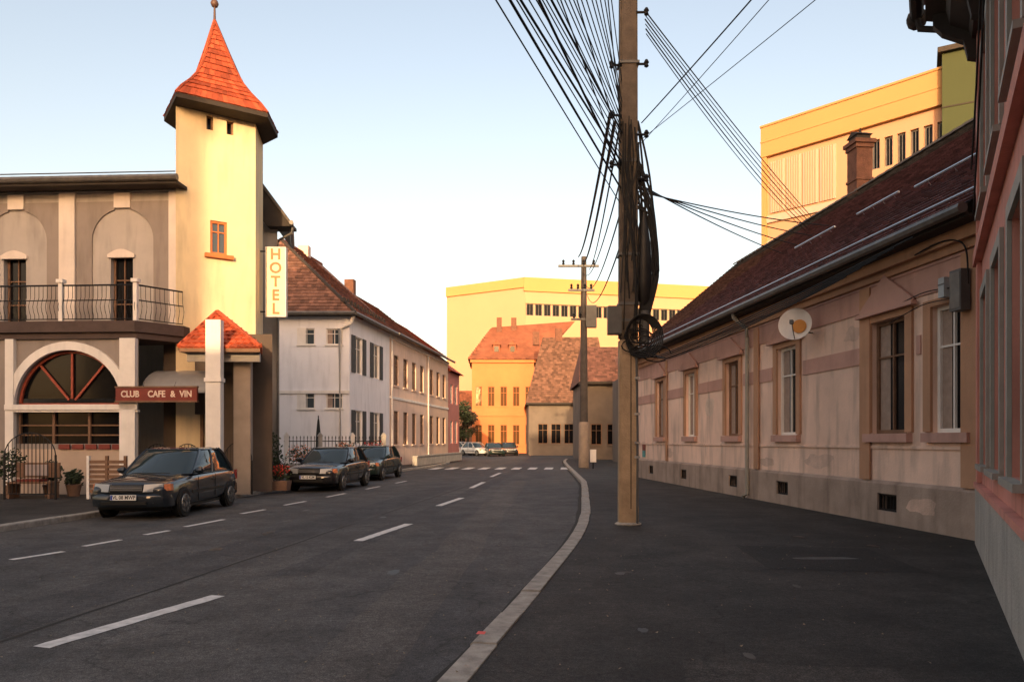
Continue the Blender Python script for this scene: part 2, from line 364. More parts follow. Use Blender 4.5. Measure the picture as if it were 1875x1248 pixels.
# painted markings
def dash(a, c, wd):
    a, c = Vector(a), Vector(c); t = (c-a).normalized(); nn = Vector((t.y, -t.x))*wd/2; z = RZ+.005
    n_ = max(2, int((c-a).length/.12)); b = MB(); rnd = random.Random(int(abs(a.x*31+a.y*17)*10)); L_, R_ = [], []
    for i in range(n_+1):
        p = a.lerp(c, i/n_); e = rnd.uniform(.90, 1.04); f = rnd.uniform(.90, 1.04)
        L_.append((p.x-nn.x*e, p.y-nn.y*e, z)); R_.append((p.x+nn.x*f, p.y+nn.y*f, z))
    b.add(L_+R_, [(i, i+1, n_+2+i, n_+1+i) for i in range(n_)])
    struct('road_marking', b, paint)
for a, c in (((-3.76,5.88),(-3.12,7.84)), ((-2.53,12.1),(-2.04,14.6)), ((-1.86,18.6),(-1.44,21.2)), ((-1.42,25.6),(-1.12,29.2)), ((-.95,33.5),(-.6,37.5))): dash(a, c, .18)
for k in range(9):
    Y0 = 8.2 + k*1.35; 
for a, c in (((-6.9,8.2),(-6.62,9.35)), ((-6.93,10.2),(-6.66,10.95)), ((-6.68,11.5),(-6.5,12.25)), ((-6.42,12.9),(-6.28,13.5)), ((-6.25,14.1),(-6.02,15.4)), ((-6.1,16.6),(-5.9,17.6)), ((-5.8,18.8),(-5.6,20)), ((-5.4,21.5),(-5.2,23)), ((-4.95,25),(-4.75,26.5)), ((-4.5,28.5),(-4.3,30))): dash(a, c, .12)
for k in range(9):
    x = -4.6 + k*.95; a = Vector((x, 42.2)); dash((x, 42.0), (x+.25, 45.0), .50)
dash((-8.0,47),(-4.9,46.2),.2)
wp = mat('worn_asphalt', (.115, .110, .104), .9, .4, 4, .4, 120)
def blot(cx, cy, rx, ry, z, m, name='asphalt_patch', rz=0, seed=1):
    rnd = random.Random(seed); pts = []
    for k in range(26):
        q = 2*math.pi*k/26; r = 1+.35*noise.noise((math.cos(q)*1.7+seed, math.sin(q)*1.7, seed*3.1)); x, y = rx*r*math.cos(q), ry*r*math.sin(q)
        pts.append((cx+x*math.cos(rz)-y*math.sin(rz), cy+x*math.sin(rz)+y*math.cos(rz), z))
    struct(name, MB().poly(pts), m)
blot(4.15, 9.7, .42, .10, .004, wp, seed=3)
blot(-5.3, 5.95, .75, .10, RZ+.004, wp, seed=5)
dk = mat('tar_patch', (.030, .029, .028), .8, .3, 6, .4, 140)

ra1 = mat_asphalt('patched_asphalt_pale', (.080, .073, .068), (.130, .117, .106), .3); ra2 = mat_asphalt('patched_asphalt_dark', (.046, .047, .051), (.080, .075, .072), .3)
def quadpatch(pts, m_, z): struct('asphalt_patch', MB().poly([(x, y, z) for x, y in pts]), m_)
def strip(x0, y0, y1, wd, slope, m_, z, seed):
    L1, R1 = [], []; n_ = 30
    for k in range(n_+1):
        y = y0+(y1-y0)*k/n_; x = x0+slope*(y-y0); L1.append((x-wd/2+.12*noise.noise((y*.5, seed, 0)), y, z)); R1.append((x+wd/2+.12*noise.noise((y*.5, seed, 5)), y, z))
    struct('asphalt_patch', MB().add(L1+R1, [(k, k+1, n_+2+k, n_+1+k) for k in range(n_)]), m_)
strip(-4.9, 4.2, 26, .9, .115, ra2, RZ+.0012, 2); strip(-1.25, 4.2, 30, .7, .06, ra1, RZ+.0012, 9); strip(-2.75, 9, 40, .45, .10, ra2, RZ+.0024, 14)
quadpatch([(-3.2,14.5),(-1.1,14.7),(-.9,16.6),(-2.9,16.4)], ra2, RZ+.0034)
quadpatch([(3.1,8.9),(4.9,8.6),(5.1,10.6),(3.3,10.9)], mat_asphalt('pavement_patch_dark', (.018,.018,.017), (.034,.031,.028), .3), .0025)
quadpatch([(1.0,4.0),(2.3,3.9),(2.6,5.0),(1.2,5.2)], mat_asphalt('pavement_patch_pale', (.045,.041,.037), (.075,.066,.058), .3), .0025)
rnd = random.Random(77)
for k in range(6): blot(rnd.uniform(-5,-.6), rnd.uniform(5,18), rnd.uniform(.04,.14), rnd.uniform(.06,.25), RZ+.0046, mat('oil_stain', (.018,.017,.016), .5, .3, 8), 'oil_stain', 0, k+30)
for k in range(7):
    y = rnd.uniform(4.6,12); blot(rnd.uniform(.9, y*.5), y, rnd.uniform(.03,.10), rnd.uniform(.03,.10), .0045, mat('gum_stain', (.085,.078,.07), .8, .3, 8) if k % 2 else mat('oil_stain', (.018,.017,.016)), 'oil_stain', 0, k+60)
# tar seam along the street
b = MB(); pr = None
for k in range(60):
    y = 4.5+k*.62; x = -4.35+.125*(y-5)+.05*noise.noise((y*.4, 3, 0)); 
    if pr: b.add([(pr[0],pr[1],RZ+.003),(pr[0]+.05,pr[1],RZ+.003),(x+.05,y,RZ+.003),(x,y,RZ+.003)], [(0,1,2,3)])
    pr = (x, y)
struct('tar_seam', b, gap)
lit = MB().add([(-.035,-.02,0),(.03,-.03,0),(.045,.01,.012),(-.02,.03,.01)], [(0,1,2,3)]).build('paper_scrap', mat('scrap_red', (.7, .12, .10), .7), loc=(X(880,5.86), 5.86, .02))
tagm(lit, 'small red paper scrap lying on the right kerb', 'litter')
# fallen leaves / crumbs on road and pavement
rnd = random.Random(11); b = MB()
for _ in range(520):
    y = rnd.uniform(4, 12); x = rnd.uniform(-6, 6.5); 
    kx = min(rk, key=lambda p: abs(p.y-y)).x
    if x > y*.57+.3: continue
    z = RZ+.006 if x < kx-.1 else .016 if x < kx+.3 else .006; s_ = rnd.uniform(.008, .026); q = rnd.uniform(0, 6)
    b.add([(x, y, z), (x+s_*math.cos(q), y+s_*math.sin(q), z+s_*.4), (x+s_*math.cos(q+1.2), y+s_*math.sin(q+1.2), z)], [(0,1,2)])
o = b.build('grit', mat('grit', (.26, .20, .13), .9, .5, 20), kind='stuff')

# ------------------------------------------------------------------ PEACH HOUSE on the right (facade frame: x along facade to the right, y inwards)
FA0 = Vector((5.30, 31.9, 0)); FA1 = Vector((7.22, 11.55, 0)); FA1 = FA0 + (FA1-FA0)*1.025; dA = (FA1-FA0); LA = dA.length; angA = math.atan2(dA.y, dA.x)
def ax_of(px):                    # facade x for a photo column
    k = (px-CXP)/FPX; t = (k*FA0.y-FA0.x)/(dA.x-k*dA.y); return t*LA
def azl(py, ax): return Z(py, FA0.y + dA.y*ax/LA)
A = thing('peach_house', 'long single storey peach house with maroon tiled roof along the right pavement', 'house', FA0, angA)
wins = [(ax_of(1210),.95),(ax_of(1265),.95),(ax_of(1342),.95),(ax_of(1442),1.0),(ax_of(1628),1.05),(ax_of(1738),.8)]
HA = 4.95
holes = [(c-w_/2, c+w_/2, 1.68, 3.80) for c, w_ in wins]
bas = [ax_of(1195),ax_of(1255), ax_of(1346), ax_of(1437), ax_of(1630)]
MB().wall(0, LA, .74, HA, holes, 0, .22).build('wall', peachwall, A)
MB().wall(0, LA, -.02, .74, [(c-.30, c+.30, .24, .56) for c in bas], -.07, .3).build('plinth', plinthm, A)
MB().add([(0,-.07,.74),(LA,-.07,.74),(LA,0,.80),(0,0,.80)], [(0,1,2,3)]).build('plinth_cap', plinthm, A)
MB().box(0, LA, -.035, -.001, 1.40, 1.455).build('string_course', peachwall, A)
MB().box(0, LA, -.03, -.001, 4.05, 4.50).box(0, LA, -.05, -.001, 4.50, 4.55).build('frieze', pinkband, A)
prev = 0
bb = MB(); 
edges = [0] + sum([[c-w_/2-.30, c+w_/2+.30] for c, w_ in wins], []) + [LA]
for i in range(0, len(edges), 2):
    if edges[i+1]-edges[i] > .1: MB().box(edges[i], edges[i+1], -.026, -.001, 3.05, 3.38).build('pink_stripe', pinkband, A)

for i, (c, w_) in enumerate(wins):
    window(A, c, 1.68, 3.80, w_, 0, .13, fm=(whitetrim if i % 2 else wood), muntins=(1, 1), sill=(.16, .12, .16, pinkband), cur=True, fr=.07)
    sr = MB(); a = w_/2
    sr.box(c-a-.20, c-a-.004, -.05, -.002, 1.70, 3.92).box(c+a+.004, c+a+.20, -.05, -.002, 1.70, 3.92).box(c-a-.003, c+a+.003, -.05, -.002, 3.80+.003, 3.92)
    sr.build('surround', orangepaint, A)
    if i < 5:
        pd = MB(); pd.prism([(c-a-.30, 4.0), (c+a+.30, 4.0), (c+a+.26, 4.08), (c, 4.50 if i < 4 else 4.62), (c-a-.26, 4.08)], -.11, -.052).box(c-a-.36, c+a+.36, -.16, -.052, 3.925, 3.998)
        pd.build('pediment', pinkband, A)
for c in bas:
    fr = MB().box(c-.30, c+.30, -.03, .0, .24, .28).box(c-.30, c-.26, -.03, 0, .28, .56).box(c+.26, c+.30, -.03, 0, .28, .56).box(c-.26, c+.26, -.03, 0, .52, .56)
    for k in range(1, 5): fr.box(c-.26+k*.104-.008, c-.26+k*.104+.008, -.025, -.01, .28, .52)
    f = fr.build('basement_grille', ironm, A); MB().poly([(c-.3,.15,.24),(c+.3,.15,.24),(c+.3,.15,.56),(c-.3,.15,.56)]).build('pane', black, f)
for px, wd, mm in ((1222, .22, orangepaint), (1388, .30, orangepaint), (1588, .34, orangepaint), (1786, .50, orangepaint)):
    c = ax_of(px); MB().box(c-wd/2, min(c+wd/2, LA), -.062, -.036, .80, 4.52).build('pilaster', mm, A)
# downpipe and gutter
c = ax_of(1376)
MB().tube([(c,-.52,5.02),(c,-.50,4.85),(c,-.14,4.55),(c,-.12,4.3),(c,-.12,.12),(c,-.25,.03)], .055, 8).build('downpipe', greyframe, A, True)
ev = -.50
MB().tube([(-.15, ev-.07, 5.02), (LA+.02, ev-.07, 5.02)], .085, 8).build('gutter', gutterm, A, True)
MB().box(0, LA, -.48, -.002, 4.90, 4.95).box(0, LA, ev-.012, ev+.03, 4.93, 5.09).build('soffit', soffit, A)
MB().box(0, LA, -.20, -.004, 4.70, 4.898).build('cornice', orangepaint, A); MB().box(0, LA, -.10, -.004, 4.56, 4.698).build('cornice_moulding', orangepaint, A)
RY, RH = 4.55, 9.25
MB().add([(-.1,ev,5.06),(LA,ev,5.06),(LA,RY,RH),(-.1,RY,RH),(LA,9.6,5.06),(-.1,9.6,5.06)], [(0,1,2,3),(3,2,4,5)]).build('roof', soffit, A)
MB().poly([(0,0,0),(0,9,0),(0,9,5.0),(0,RY,RH-.06),(0,0,5.0)]).build('gable_wall', greywall, A)
sl = math.hypot(RY-ev, RH-5.06); vdir = ((0), (RY-ev)/sl, (RH-5.06)/sl)
split = lambda lo: (9.2 + lo*.35 + (lo > 4.4)*1.5, LA)
tiles(A, (0, ev, 5.06), (1,0,0), vdir, LA, sl-.9, maroontile, .19, .17, 'maroon_roof_tiles', clip=lambda lo: (4.0+lo*.5+.5*math.sin(lo*5), LA))
tiles(A, (0, ev, 5.06), (1,0,0), vdir, LA, sl-.9, tiledark, .19, .17, 'brown_roof_tiles', clip=lambda lo: (-.1, 4.0+lo*.5+.5*math.sin(lo*5)))
q = Vector((0, ev, 5.06)) + Vector(vdir)*(sl-.9)
tiles(A, q, (1,0,0), vdir, LA, .9, greytile, .19, .17, 'mossy_roof_tiles', clip=lambda lo: (-.1, LA))
for k in range(int((LA+.1)/.4)):
    place('ridge_tile', shared('rt', lambda: MB().add([(x, r_*math.cos(t), r_*math.sin(t)*.9) for x, r_ in ((0,.13),(.43,.11)) for t in [math.pi*j/5 for j in range(6)]], [(j, j+1, j+7, j+6) for j in range(5)]).mesh('ridge_tile', greytile, True)), A, (-.1+k*.4, RY, RH-.0))
# snow rails + skylight strips on the roof
def on_roof(a, s_, up=.06): return Vector((a, ev+(RY-ev)*s_, 5.06+(RH-5.06)*s_)) + Vector((0, -.67, .74))*up
for a0, a1, s_ in ((11.5, 13.6, .42), (14.6, 16.2, .42), (17.2, 20.2, .36)):
    t = MB().tube([on_roof(a0, s_, .13), on_roof(a1, s_, .13)], .028, 6)
    for k in range(4):
        a = a0+(a1-a0)*(k+.5)/4; t.tube([on_roof(a, s_, 0), on_roof(a, s_, .13)], .012, 4)
    t.build('snow_rail', silver, A)
MB().tube([on_roof(0, .06, .09), on_roof(LA, .06, .09)], .02, 5).build('snow_rail', silver, A)
vp = on_roof(19.2, .66, 0); MB().box(-.18, .18, -.15, .2, -.1, .42).prism([(-.24,.42),(.24,.42),(0,.62)], -.22, .26).build('roof_vent', soffit, A, loc=vp)
# chimney
Yc = FA0.y; cx_ = 9.35; ch = Vector((cx_, RY+.15, 0))
CH = MB().box(-.27, .27, -.25, .25, RH-1.4, RH+1.35).box(-.31, .31, -.29, .29, RH+1.35, RH+1.48).box(-.36, .36, -.34, .34, RH+1.48, RH+1.6).build('chimney', brick, A, loc=ch)
MB().box(-.30, .30, -.28, .28, RH+.35, RH+.43).build('chimney_band', brick, CH)
MB().box(-.24, .24, -.22, .22, RH+1.60, RH+1.76).prism([(-.30, RH+1.76), (.30, RH+1.76), (0, RH+1.92)], -.26, .26).build('chimney_cap', soffit, CH)
MB().tube([(0,.02,RH+1.9),(0,.02,RH+2.05)], [.05,.02], 6).build('chimney_finial', soffit, CH)

# satellite dish
Dk = thing('satellite_dish', 'round white satellite dish with an orange patch under the eave of the peach house', 'satellite dish', A.matrix_basis @ Vector((ax_of(1500), -.55, azl(592, ax_of(1500))-.03)))
Dk.rotation_euler = (R(-6), 0, R(-32)); Dk.scale = (.88, .88, .88)
MB().lathe([(.001,.036),(.12,.03),(.28,-.005),(.385,-.05),(.40,-.055),(.40,-.03),(.15,.045),(.001,.05)], 28, (0,0), 'y').build('reflector', whitetrim, Dk, True)
MB().lathe([(.17,-.035),(.17,-.03),(.001,-.03)], 20, (.10,-.06), 'y').build('orange_patch', mat('dish_orange', (.60,.25,.05), .6), Dk)
MB().tube([(0,-.02,-.38),(.02,-.28,-.3),(.0,-.42,-.05)], .012, 5).box(-.04,.04,-.50,-.38,-.09,.0).build('feed_arm', boxm, Dk)
MB().tube([(0,.05,0),(0,.18,-.05),(.15,.42,-.10),(.3,.62,-.10)], .022, 6).build('bracket', boxm, Dk)
# meter boxes and looping cables on the facade near the red house
ml = lambda px, py, off: A.matrix_basis @ Vector((ax_of(px), -off, azl(py, ax_of(px))))
Mx = thing('junction_box', 'small pale blue junction box on the peach facade near the red house', 'junction box', ml(1742, 520, .08), angA)
MB().box(-.07,.07,-.10,0,-.22,.10).build('case', mat('pale_case', (.42,.46,.48), .6), Mx); MB().box(-.075,.075,-.105,-.101,-.02,0).build('lid_seam', boxm, Mx)
Mx = thing('meter_cabinet', 'dark grey cable cabinet at the right end of the peach facade', 'cabinet', ml(1776, 520, .09), angA)
MB().box(-.13,.13,-.16,0,-.42,.22).build('case', boxm, Mx); MB().box(-.11,.11,-.168,-.161,-.38,.18).build('door', gutterm, Mx)
Ps = thing('wall_poster', 'small poster with red top on the peach wall behind the wooden pole', 'poster', ml(1180, 822, .02), angA)
MB().box(-.22,.22,-.012,0,-.05,.28).build('red_sheet', signred, Ps); MB().box(-.22,.22,-.012,0,-.32,-.052).build('teal_sheet', mat('teal_sheet', (.10,.30,.30), .7), Ps)

repair = mat('cement_repair', (.76, .58, .47), .95, .2, 3, .5, 40, grime=.2); damp = mat('damp_plaster', (.64, .46, .37), .95, .25, 2, .5, 30, grime=.3)
def wallblot(cx0, cz0, rx, rz_, m_, y_, seed):
    pts = []
    for k in range(22):
        q = 2*math.pi*k/22; rr = 1+.6*noise.noise((math.cos(q)*1.5+seed, math.sin(q)*1.5, seed*2.3)); pts.append((cx0+rx*rr*math.cos(q), y_, cz0+rz_*rr*math.sin(q)))
    MB().poly(pts).build('plaster_patch', m_, A)
for i, (px, z, rx, rz_, mm) in enumerate(((1500, 1.1, .5, .16, damp), (1300, 2.6, .35, .3, repair), (1405, 1.0, .4, .12, damp), (1560, 3.7, .3, .15, damp), (1225, 1.1, .5, .15, damp), (1660, 4.2, .0, .0, damp))):
    if rx: wallblot(ax_of(px), z, rx, rz_, mm, -.003, i+1)
for i, (px, z, rx, rz_) in enumerate(((1700, .42, .35, .16),)): wallblot(ax_of(px), z, rx, rz_, greypl if i % 2 else damp, -.073, i+20)

# ------------------------------------------------------------------ RED HOUSE at the right edge
C0 = Vector((7.02, 11.05, 0)); C1 = Vector((2.55, 3.2, 0)); dC = C1-C0; LC = dC.length; angC = math.atan2(dC.y, dC.x)
def cx_of(px):
    k = (px-CXP)/FPX; t = (k*C0.y-C0.x)/(dC.x-k*dC.y); return t*LC
C = thing('red_house', 'dark red two storey house with grey window frames at the right edge', 'house', C0, angC)
cw = [(cx_of(1829), .42), (cx_of(1852)+.02, .42)]
cws = [(1.35, 1.15), (3.45, 1.15), (5.6, 1.15)]
hl = [(c-w_/2, c+w_/2, 1.22, 3.55) for c, w_ in cws] + [(c-w_/2, c+w_/2, 4.75, 7.0) for c, w_ in cws]
MB().wall(0, LC, .86, 8.0, hl, 0, .25).build('wall', redwall, C)
MB().box(0, LC, -.07, .2, -.02, .86).build('plinth', greypl, C)
MB().box(-.005, .0, 0, 5, -.02, 8.0).build('end_wall', redwall, C)
MB().box(0, LC, -.09, -.002, .862, .93).build('plinth_cap', redwall, C)
for c, w_ in cws:
    for z0, z1 in ((1.22, 3.55), (4.75, 7.0)):
        window(C, c, z0, z1, w_, 0, .16, fm=greyframe, muntins=(1, 1), sill=(.14, .10, .07, greyframe), fr=.13, bars=.12, cur=True)
        a = w_/2; MB().box(c-a-.15, c-a-.003, -.04, -.002, z0, z1+.15).box(c+a+.003, c+a+.15, -.04, -.002, z0, z1+.15).box(c-a, c+a, -.04, -.002, z1+.003, z1+.15).build('surround', greyframe, C)
MB().box(0, LC, -.10, -.002, 4.15, 4.33).build('string_course', redwall, C)
MB().box(.02, .42, -.06, -.002, .94, 4.14).box(.02, .42, -.06, -.002, 4.34, 7.5).build('pilaster', redwall, C)
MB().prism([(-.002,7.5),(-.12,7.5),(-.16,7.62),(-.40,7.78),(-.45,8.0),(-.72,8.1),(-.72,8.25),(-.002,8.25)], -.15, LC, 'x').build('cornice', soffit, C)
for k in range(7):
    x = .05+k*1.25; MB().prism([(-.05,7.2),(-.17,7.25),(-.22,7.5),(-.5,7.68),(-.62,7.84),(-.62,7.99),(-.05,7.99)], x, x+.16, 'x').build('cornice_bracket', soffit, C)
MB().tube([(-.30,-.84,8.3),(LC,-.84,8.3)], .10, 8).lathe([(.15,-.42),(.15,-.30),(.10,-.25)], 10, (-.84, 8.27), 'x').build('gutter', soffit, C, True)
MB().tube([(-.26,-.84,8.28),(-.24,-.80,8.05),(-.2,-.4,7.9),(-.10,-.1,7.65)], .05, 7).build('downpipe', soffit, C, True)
MB().add([(-.3,-.9,8.33),(LC,-.9,8.33),(LC,5,12),(-.5,5,12)], [(0,1,2,3)]).build('roof', maroontile, C)

# ------------------------------------------------------------------ YELLOW BUILDING upper right
Yl, Yr = 43.8, 36.6
Q0 = Vector((X(1397,Yl), Yl, 0)); Q1 = Vector((X(1740,Yr), Yr, 0)); dQ = Q1-Q0; LQ = dQ.length; angQ = math.atan2(dQ.y, dQ.x)
def qx(px):
    k = (px-CXP)/FPX; t = (k*Q0.y-Q0.x)/(dQ.x-k*dQ.y); return t*LQ
def qz(px, py): return Z(py, Q0.y+dQ.y*qx(px)/LQ)
Q = thing('yellow_block', 'yellow flat roofed block with window strip rising behind the maroon roof', 'building', Q0, angQ)
zt, zb = 20.0, 18.3
h1 = (qx(1410), qx(1533), qz(1470,380), 18.2-.02)
strip = (qx(1592), qx(1738), 15.95, 17.5)
MB().wall(0, LQ, 0, 18.25, [strip], 0, .3).build('wall', yell, Q)
MB().box(-.02, LQ+.05, -.25, .3, 18.25, zt).build('parapet_band', yellband, Q)
MB().box(-.05, LQ+.05, -.31, .35, zt, zt+.12).box(-.04, LQ+.02, -.28, -.252, 19.1, 19.18).build('coping', yellband, Q)
MB().box(0, .3, -.2, -.002, 9, 18.24).build('corner_pilaster', yellband, Q)
nb = 4
for k in range(nb):
    a = qx(1412)+(qx(1535)-qx(1412))*k/nb; bq = qx(1412)+(qx(1535)-qx(1412))*(k+1)/nb-.12
    MB().box(a, bq, -.08, -.002, 14.9, 17.9).build('panel', panelm, Q)
    for j in range(1, 6):
        xx = a+(bq-a)*j/6; MB().box(xx-.02, xx+.02, -.12, -.082, 14.9, 17.9).build('rib', yell, Q)
MB().box(0, LQ, -.14, -.003, 14.35, 14.75).build('ledge', panelm, Q)
MB().box(0, LQ, -.10, -.003, 12.3, 13.3).build('ledge', panelm, Q)
n_ = 6
for k in range(n_):
    a = strip[0]+(strip[1]-strip[0])*(k+.5)/n_; window(Q, a, strip[2], strip[3], (strip[1]-strip[0])/n_*.66, 0, .2, fm=gutterm, muntins=(1, 0), fr=.08)
    if k: MB().box(a-(strip[1]-strip[0])/n_*.667, a-(strip[1]-strip[0])/n_*.333, .0, .3, strip[2], strip[3]).build('mullion_pier', yell, Q)
MB().box(0, LQ, .3, 12, 0, zt-.3).build('core', yell, Q)
# olive stair tower beside it
G0 = Vector((X(1738,36.2), 36.2, 0)); G1 = Vector((X(1830,35.2), 35.2, 0)); Gd = G1-G0
G = thing('olive_tower_block', 'olive green stair block at the right end of the yellow building', 'building', G0, math.atan2(Gd.y, Gd.x))
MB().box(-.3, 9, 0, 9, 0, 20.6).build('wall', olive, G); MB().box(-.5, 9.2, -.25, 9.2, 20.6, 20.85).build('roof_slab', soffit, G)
MB().box(1.5, 1.58, -.03, -.002, 14, 20.5).build('wall_joint', soffit, G); MB().box(-.3, 9, -.03, -.002, 17.9, 17.97).build('wall_joint', soffit, G)

# ------------------------------------------------------------------ CAFE BUILDING left
F0 = Vector((-10.12, 22.42, 0)); angF = R(-3.2); F = thing('cafe_building', 'beige and brown two storey cafe building with blind arches and balcony', 'building', F0, angF)
def fx(px): return (px-327)/60.0
def fz(py): return EYE+(HZ-py)/59.6
ZS = 4.98                          # balcony slab top
wn = [(fx(18), .64), (fx(219), .70)]; HF = 9.10
w2 = [(c-w_/2, c+w_/2, ZS, fz(468)) for c, w_ in [(fx(15),.72),(fx(219),.70)]] + [(fx(-187)-.35, fx(-187)+.35, ZS, fz(468))]
MB().wall(-14, 0, ZS-.3, HF, w2, 0, .35).build('wall', beige, F)
for k, cx0 in enumerate((fx(222), fx(20), fx(-182))):          # brown spandrel panels around each blind arch
    r = .97; zc = fz(443); x0, x1 = cx0-1.45, cx0+1.42; zt_ = fz(372)
    if k == 0: x1 = fx(309)
    top = [(x0, zt_), (cx0-.26, zt_), (cx0-.26, zc+r*.97)]
    arcL = [(cx0-r*math.sin(t), zc+r*math.cos(t)) for t in [math.pi/2*j/14 for j in range(3, 15)]]
    pl = [(x0, ZS), (x0, zt_), (cx0-.26, zt_)] + [(cx0-.26, zc+math.sqrt(r*r-.26**2))] + arcL + [(cx0-r, ZS)]
    MB().prism(pl, -.05, -.002).build('brown_panel', brownp, F)
    pr_ = [(2*cx0-x, z) for x, z in pl]; pr_[0] = (x1, ZS); pr_[1] = (x1, zt_)
    MB().prism(pr_, -.05, -.002).build('brown_panel', brownp, F)
    MB().prism([(cx0-.255, zc+r+.02), (cx0+.255, zc+r+.02), (cx0+.255, zt_+.25), (cx0-.255, zt_+.25)], -.09, -.003).build('keystone', lighttrim, F)
for px in (118, -84): MB().box(fx(px)-.25, fx(px)+.25, -.10, -.003, ZS, fz(355)).build('pilaster', lighttrim, F)
MB().box(fx(310), 0, -.10, -.003, ZS, fz(355)).build('pilaster', lighttrim, F)
MB().box(-14, 0, -.08, -.003, fz(355)+.003, fz(337)).box(-14, 0, -.14, -.003, fz(337), HF+.05).build('frieze', beige, F)
for cx0 in (fx(219), fx(15)):
    wv = window(F, cx0, ZS+.02, fz(468)-.02, .68, 0, .2, fm=wood, muntins=(1, 2), fr=.06, cur=False)
    MB().prism([(-.42, fz(468)-ZS-.12)] + [(-.42+.84*j/8, fz(468)-ZS-.02+.16*math.sin(math.pi*j/8)) for j in range(9)] + [(.42, fz(468)-ZS-.12)], -.07, .02).build('arched_lintel', lighttrim, wv)
# eave, gutter, roof
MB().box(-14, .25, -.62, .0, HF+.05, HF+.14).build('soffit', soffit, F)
MB().tube([(-14, -.66, HF+.22), (.28, -.66, HF+.22)], .10, 8).build('gutter', gutterm, F, True)
MB().add([(-14,-.6,HF+.14),(.1,-.6,HF+.14),(.1,5,10.5),(-14,5,10.5)], [(0,1,2,3)]).build('roof', greytile, F)
MB().tube([(-14,-.62,HF+.42),(.2,-.62,HF+.40)], .018, 6).build('snow_rail', gutterm, F)
b = MB()
for k in range(94): b.box(-14+k*.15, -14+k*.15+.12, -.64, -.2, HF+.26+.01*(k % 3), HF+.32+.01*(k % 2))
b.build('eave_tiles', greytile, F, kind='stuff')
MB().box(-14, 0, 4, 4.2, 0, HF).box(-.02, 0, .3, 4, 0, HF).build('rear_wall', beige, F)
# balcony slab (front edge y=-1.45, slanting back to the tower)
yb = -1.40
def bx(px): return (px-322)/64.1+.55
xb = bx(249)
out = [(-14, yb), (xb, yb), (.30, -.32), (.30, .25), (-14, .25)]
MB().prism(out, ZS-.32, ZS-.002, 'z').build('balcony_slab', darkslab, F)
MB().prism([(x*1.0, y+.10 if y < 0 else y) for x, y in out], ZS-.5, ZS-.322, 'z').build('slab_moulding', darkslab, F)
bal = shared('bal', lambda: MB().tube([(0,0,0),(0,0,.12),(0,-.05,.22),(0,-.085,.36),(0,-.05,.5),(0,0,.64),(0,0,.98)], .0085, 4).mesh('baluster', ironm))
def rail(a, c, posts):
    a, c = Vector(a), Vector(c); d = c-a; n_ = int(d.length/.125); ang = math.atan2(d.y, d.x)
    for k in range(n_+1):
        p = a.lerp(c, k/n_); place('baluster', bal, F, (p.x, p.y, ZS+.05), rz=ang)
    t = MB()
    for z in (ZS+.06, ZS+.60, ZS+1.03): t.tube([(a.x, a.y, z), (c.x, c.y, z)], .017 if z < ZS+1 else .026, 6)
    t.build('handrail', ironm, F)
rail((-9, yb+.08), (xb, yb+.08), 0); rail((xb, yb+.08), (.22, -.22), 0)
for x in (bx(107), xb, bx(-40)):
    p = MB().box(x-.055, x+.055, yb+.02, yb+.13, ZS, ZS+1.10).box(x-.10, x+.10, yb-.02, yb+.17, ZS+1.10, ZS+1.20).build('balcony_post', whitetrim, F)
# ground floor (front plane y=-1.25)
yg = -1.22; SC = 22.42-1.22; s1 = FPX/21.15
def gx(px): return (px-322)/63.2+.49
def gz(py): return EYE+(HZ-py)/63.6
cxa, ra = gx(125), (gx(228)-gx(24))/2; zsp = gz(742)
arch = [(cxa-ra*math.cos(t), zsp+ra*1.0*math.sin(t)) for t in [math.pi*j/24 for j in range(25)]]
zt0 = ZS-.5
def archwall(x0, x1, zc, zt_, y):
    m_ = MB(); pts = arch; n_ = len(pts)
    for j in range(n_-1):
        a, c = pts[j], pts[j+1]; m_.add([(a[0],y,a[1]),(c[0],y,c[1]),(c[0],y,zt_),(a[0],y,zt_)], [(0,1,2,3)])
        m_.add([(a[0],y,a[1]),(c[0],y,c[1]),(c[0],y+.3,c[1]),(a[0],y+.3,a[1])], [(0,1,2,3)])
    m_.add([(x0,y,zsp),(pts[0][0],y,zsp),(pts[0][0],y,zt_),(x0,y,zt_)], [(0,1,2,3)]); m_.add([(pts[-1][0],y,zsp),(x1,y,zsp),(x1,y,zt_),(pts[-1][0],y,zt_)], [(0,1,2,3)])
    return m_
xr = gx(255)
archwall(-14, xr, 0, zt0, yg).wall(-14, xr, 0, zsp, [(gx(24), gx(224), gz(812), zsp-.02)], yg, .3).build('ground_floor_wall', brownp, F)
tr = MB(); ro = ra+.23
for j in range(24):
    t0, t1 = math.pi*j/24, math.pi*(j+1)/24
    f_ = lambda r_, t: (cxa-r_*math.cos(t), zsp+r_*math.sin(t))
    a, c, d, e = f_(ra-.01, t0), f_(ra-.01, t1), f_(ro, t1), f_(ro, t0)
    tr.hexa([(a[0],yg-.10,a[1]),(c[0],yg-.10,c[1]),(d[0],yg-.10,d[1]),(e[0],yg-.10,e[1])], [(a[0],yg-.002,a[1]),(c[0],yg-.002,c[1]),(d[0],yg-.002,d[1]),(e[0],yg-.002,e[1])])
tr.build('arch_trim', whitetrim, F)
fan = MB(); zc_ = zsp+.06
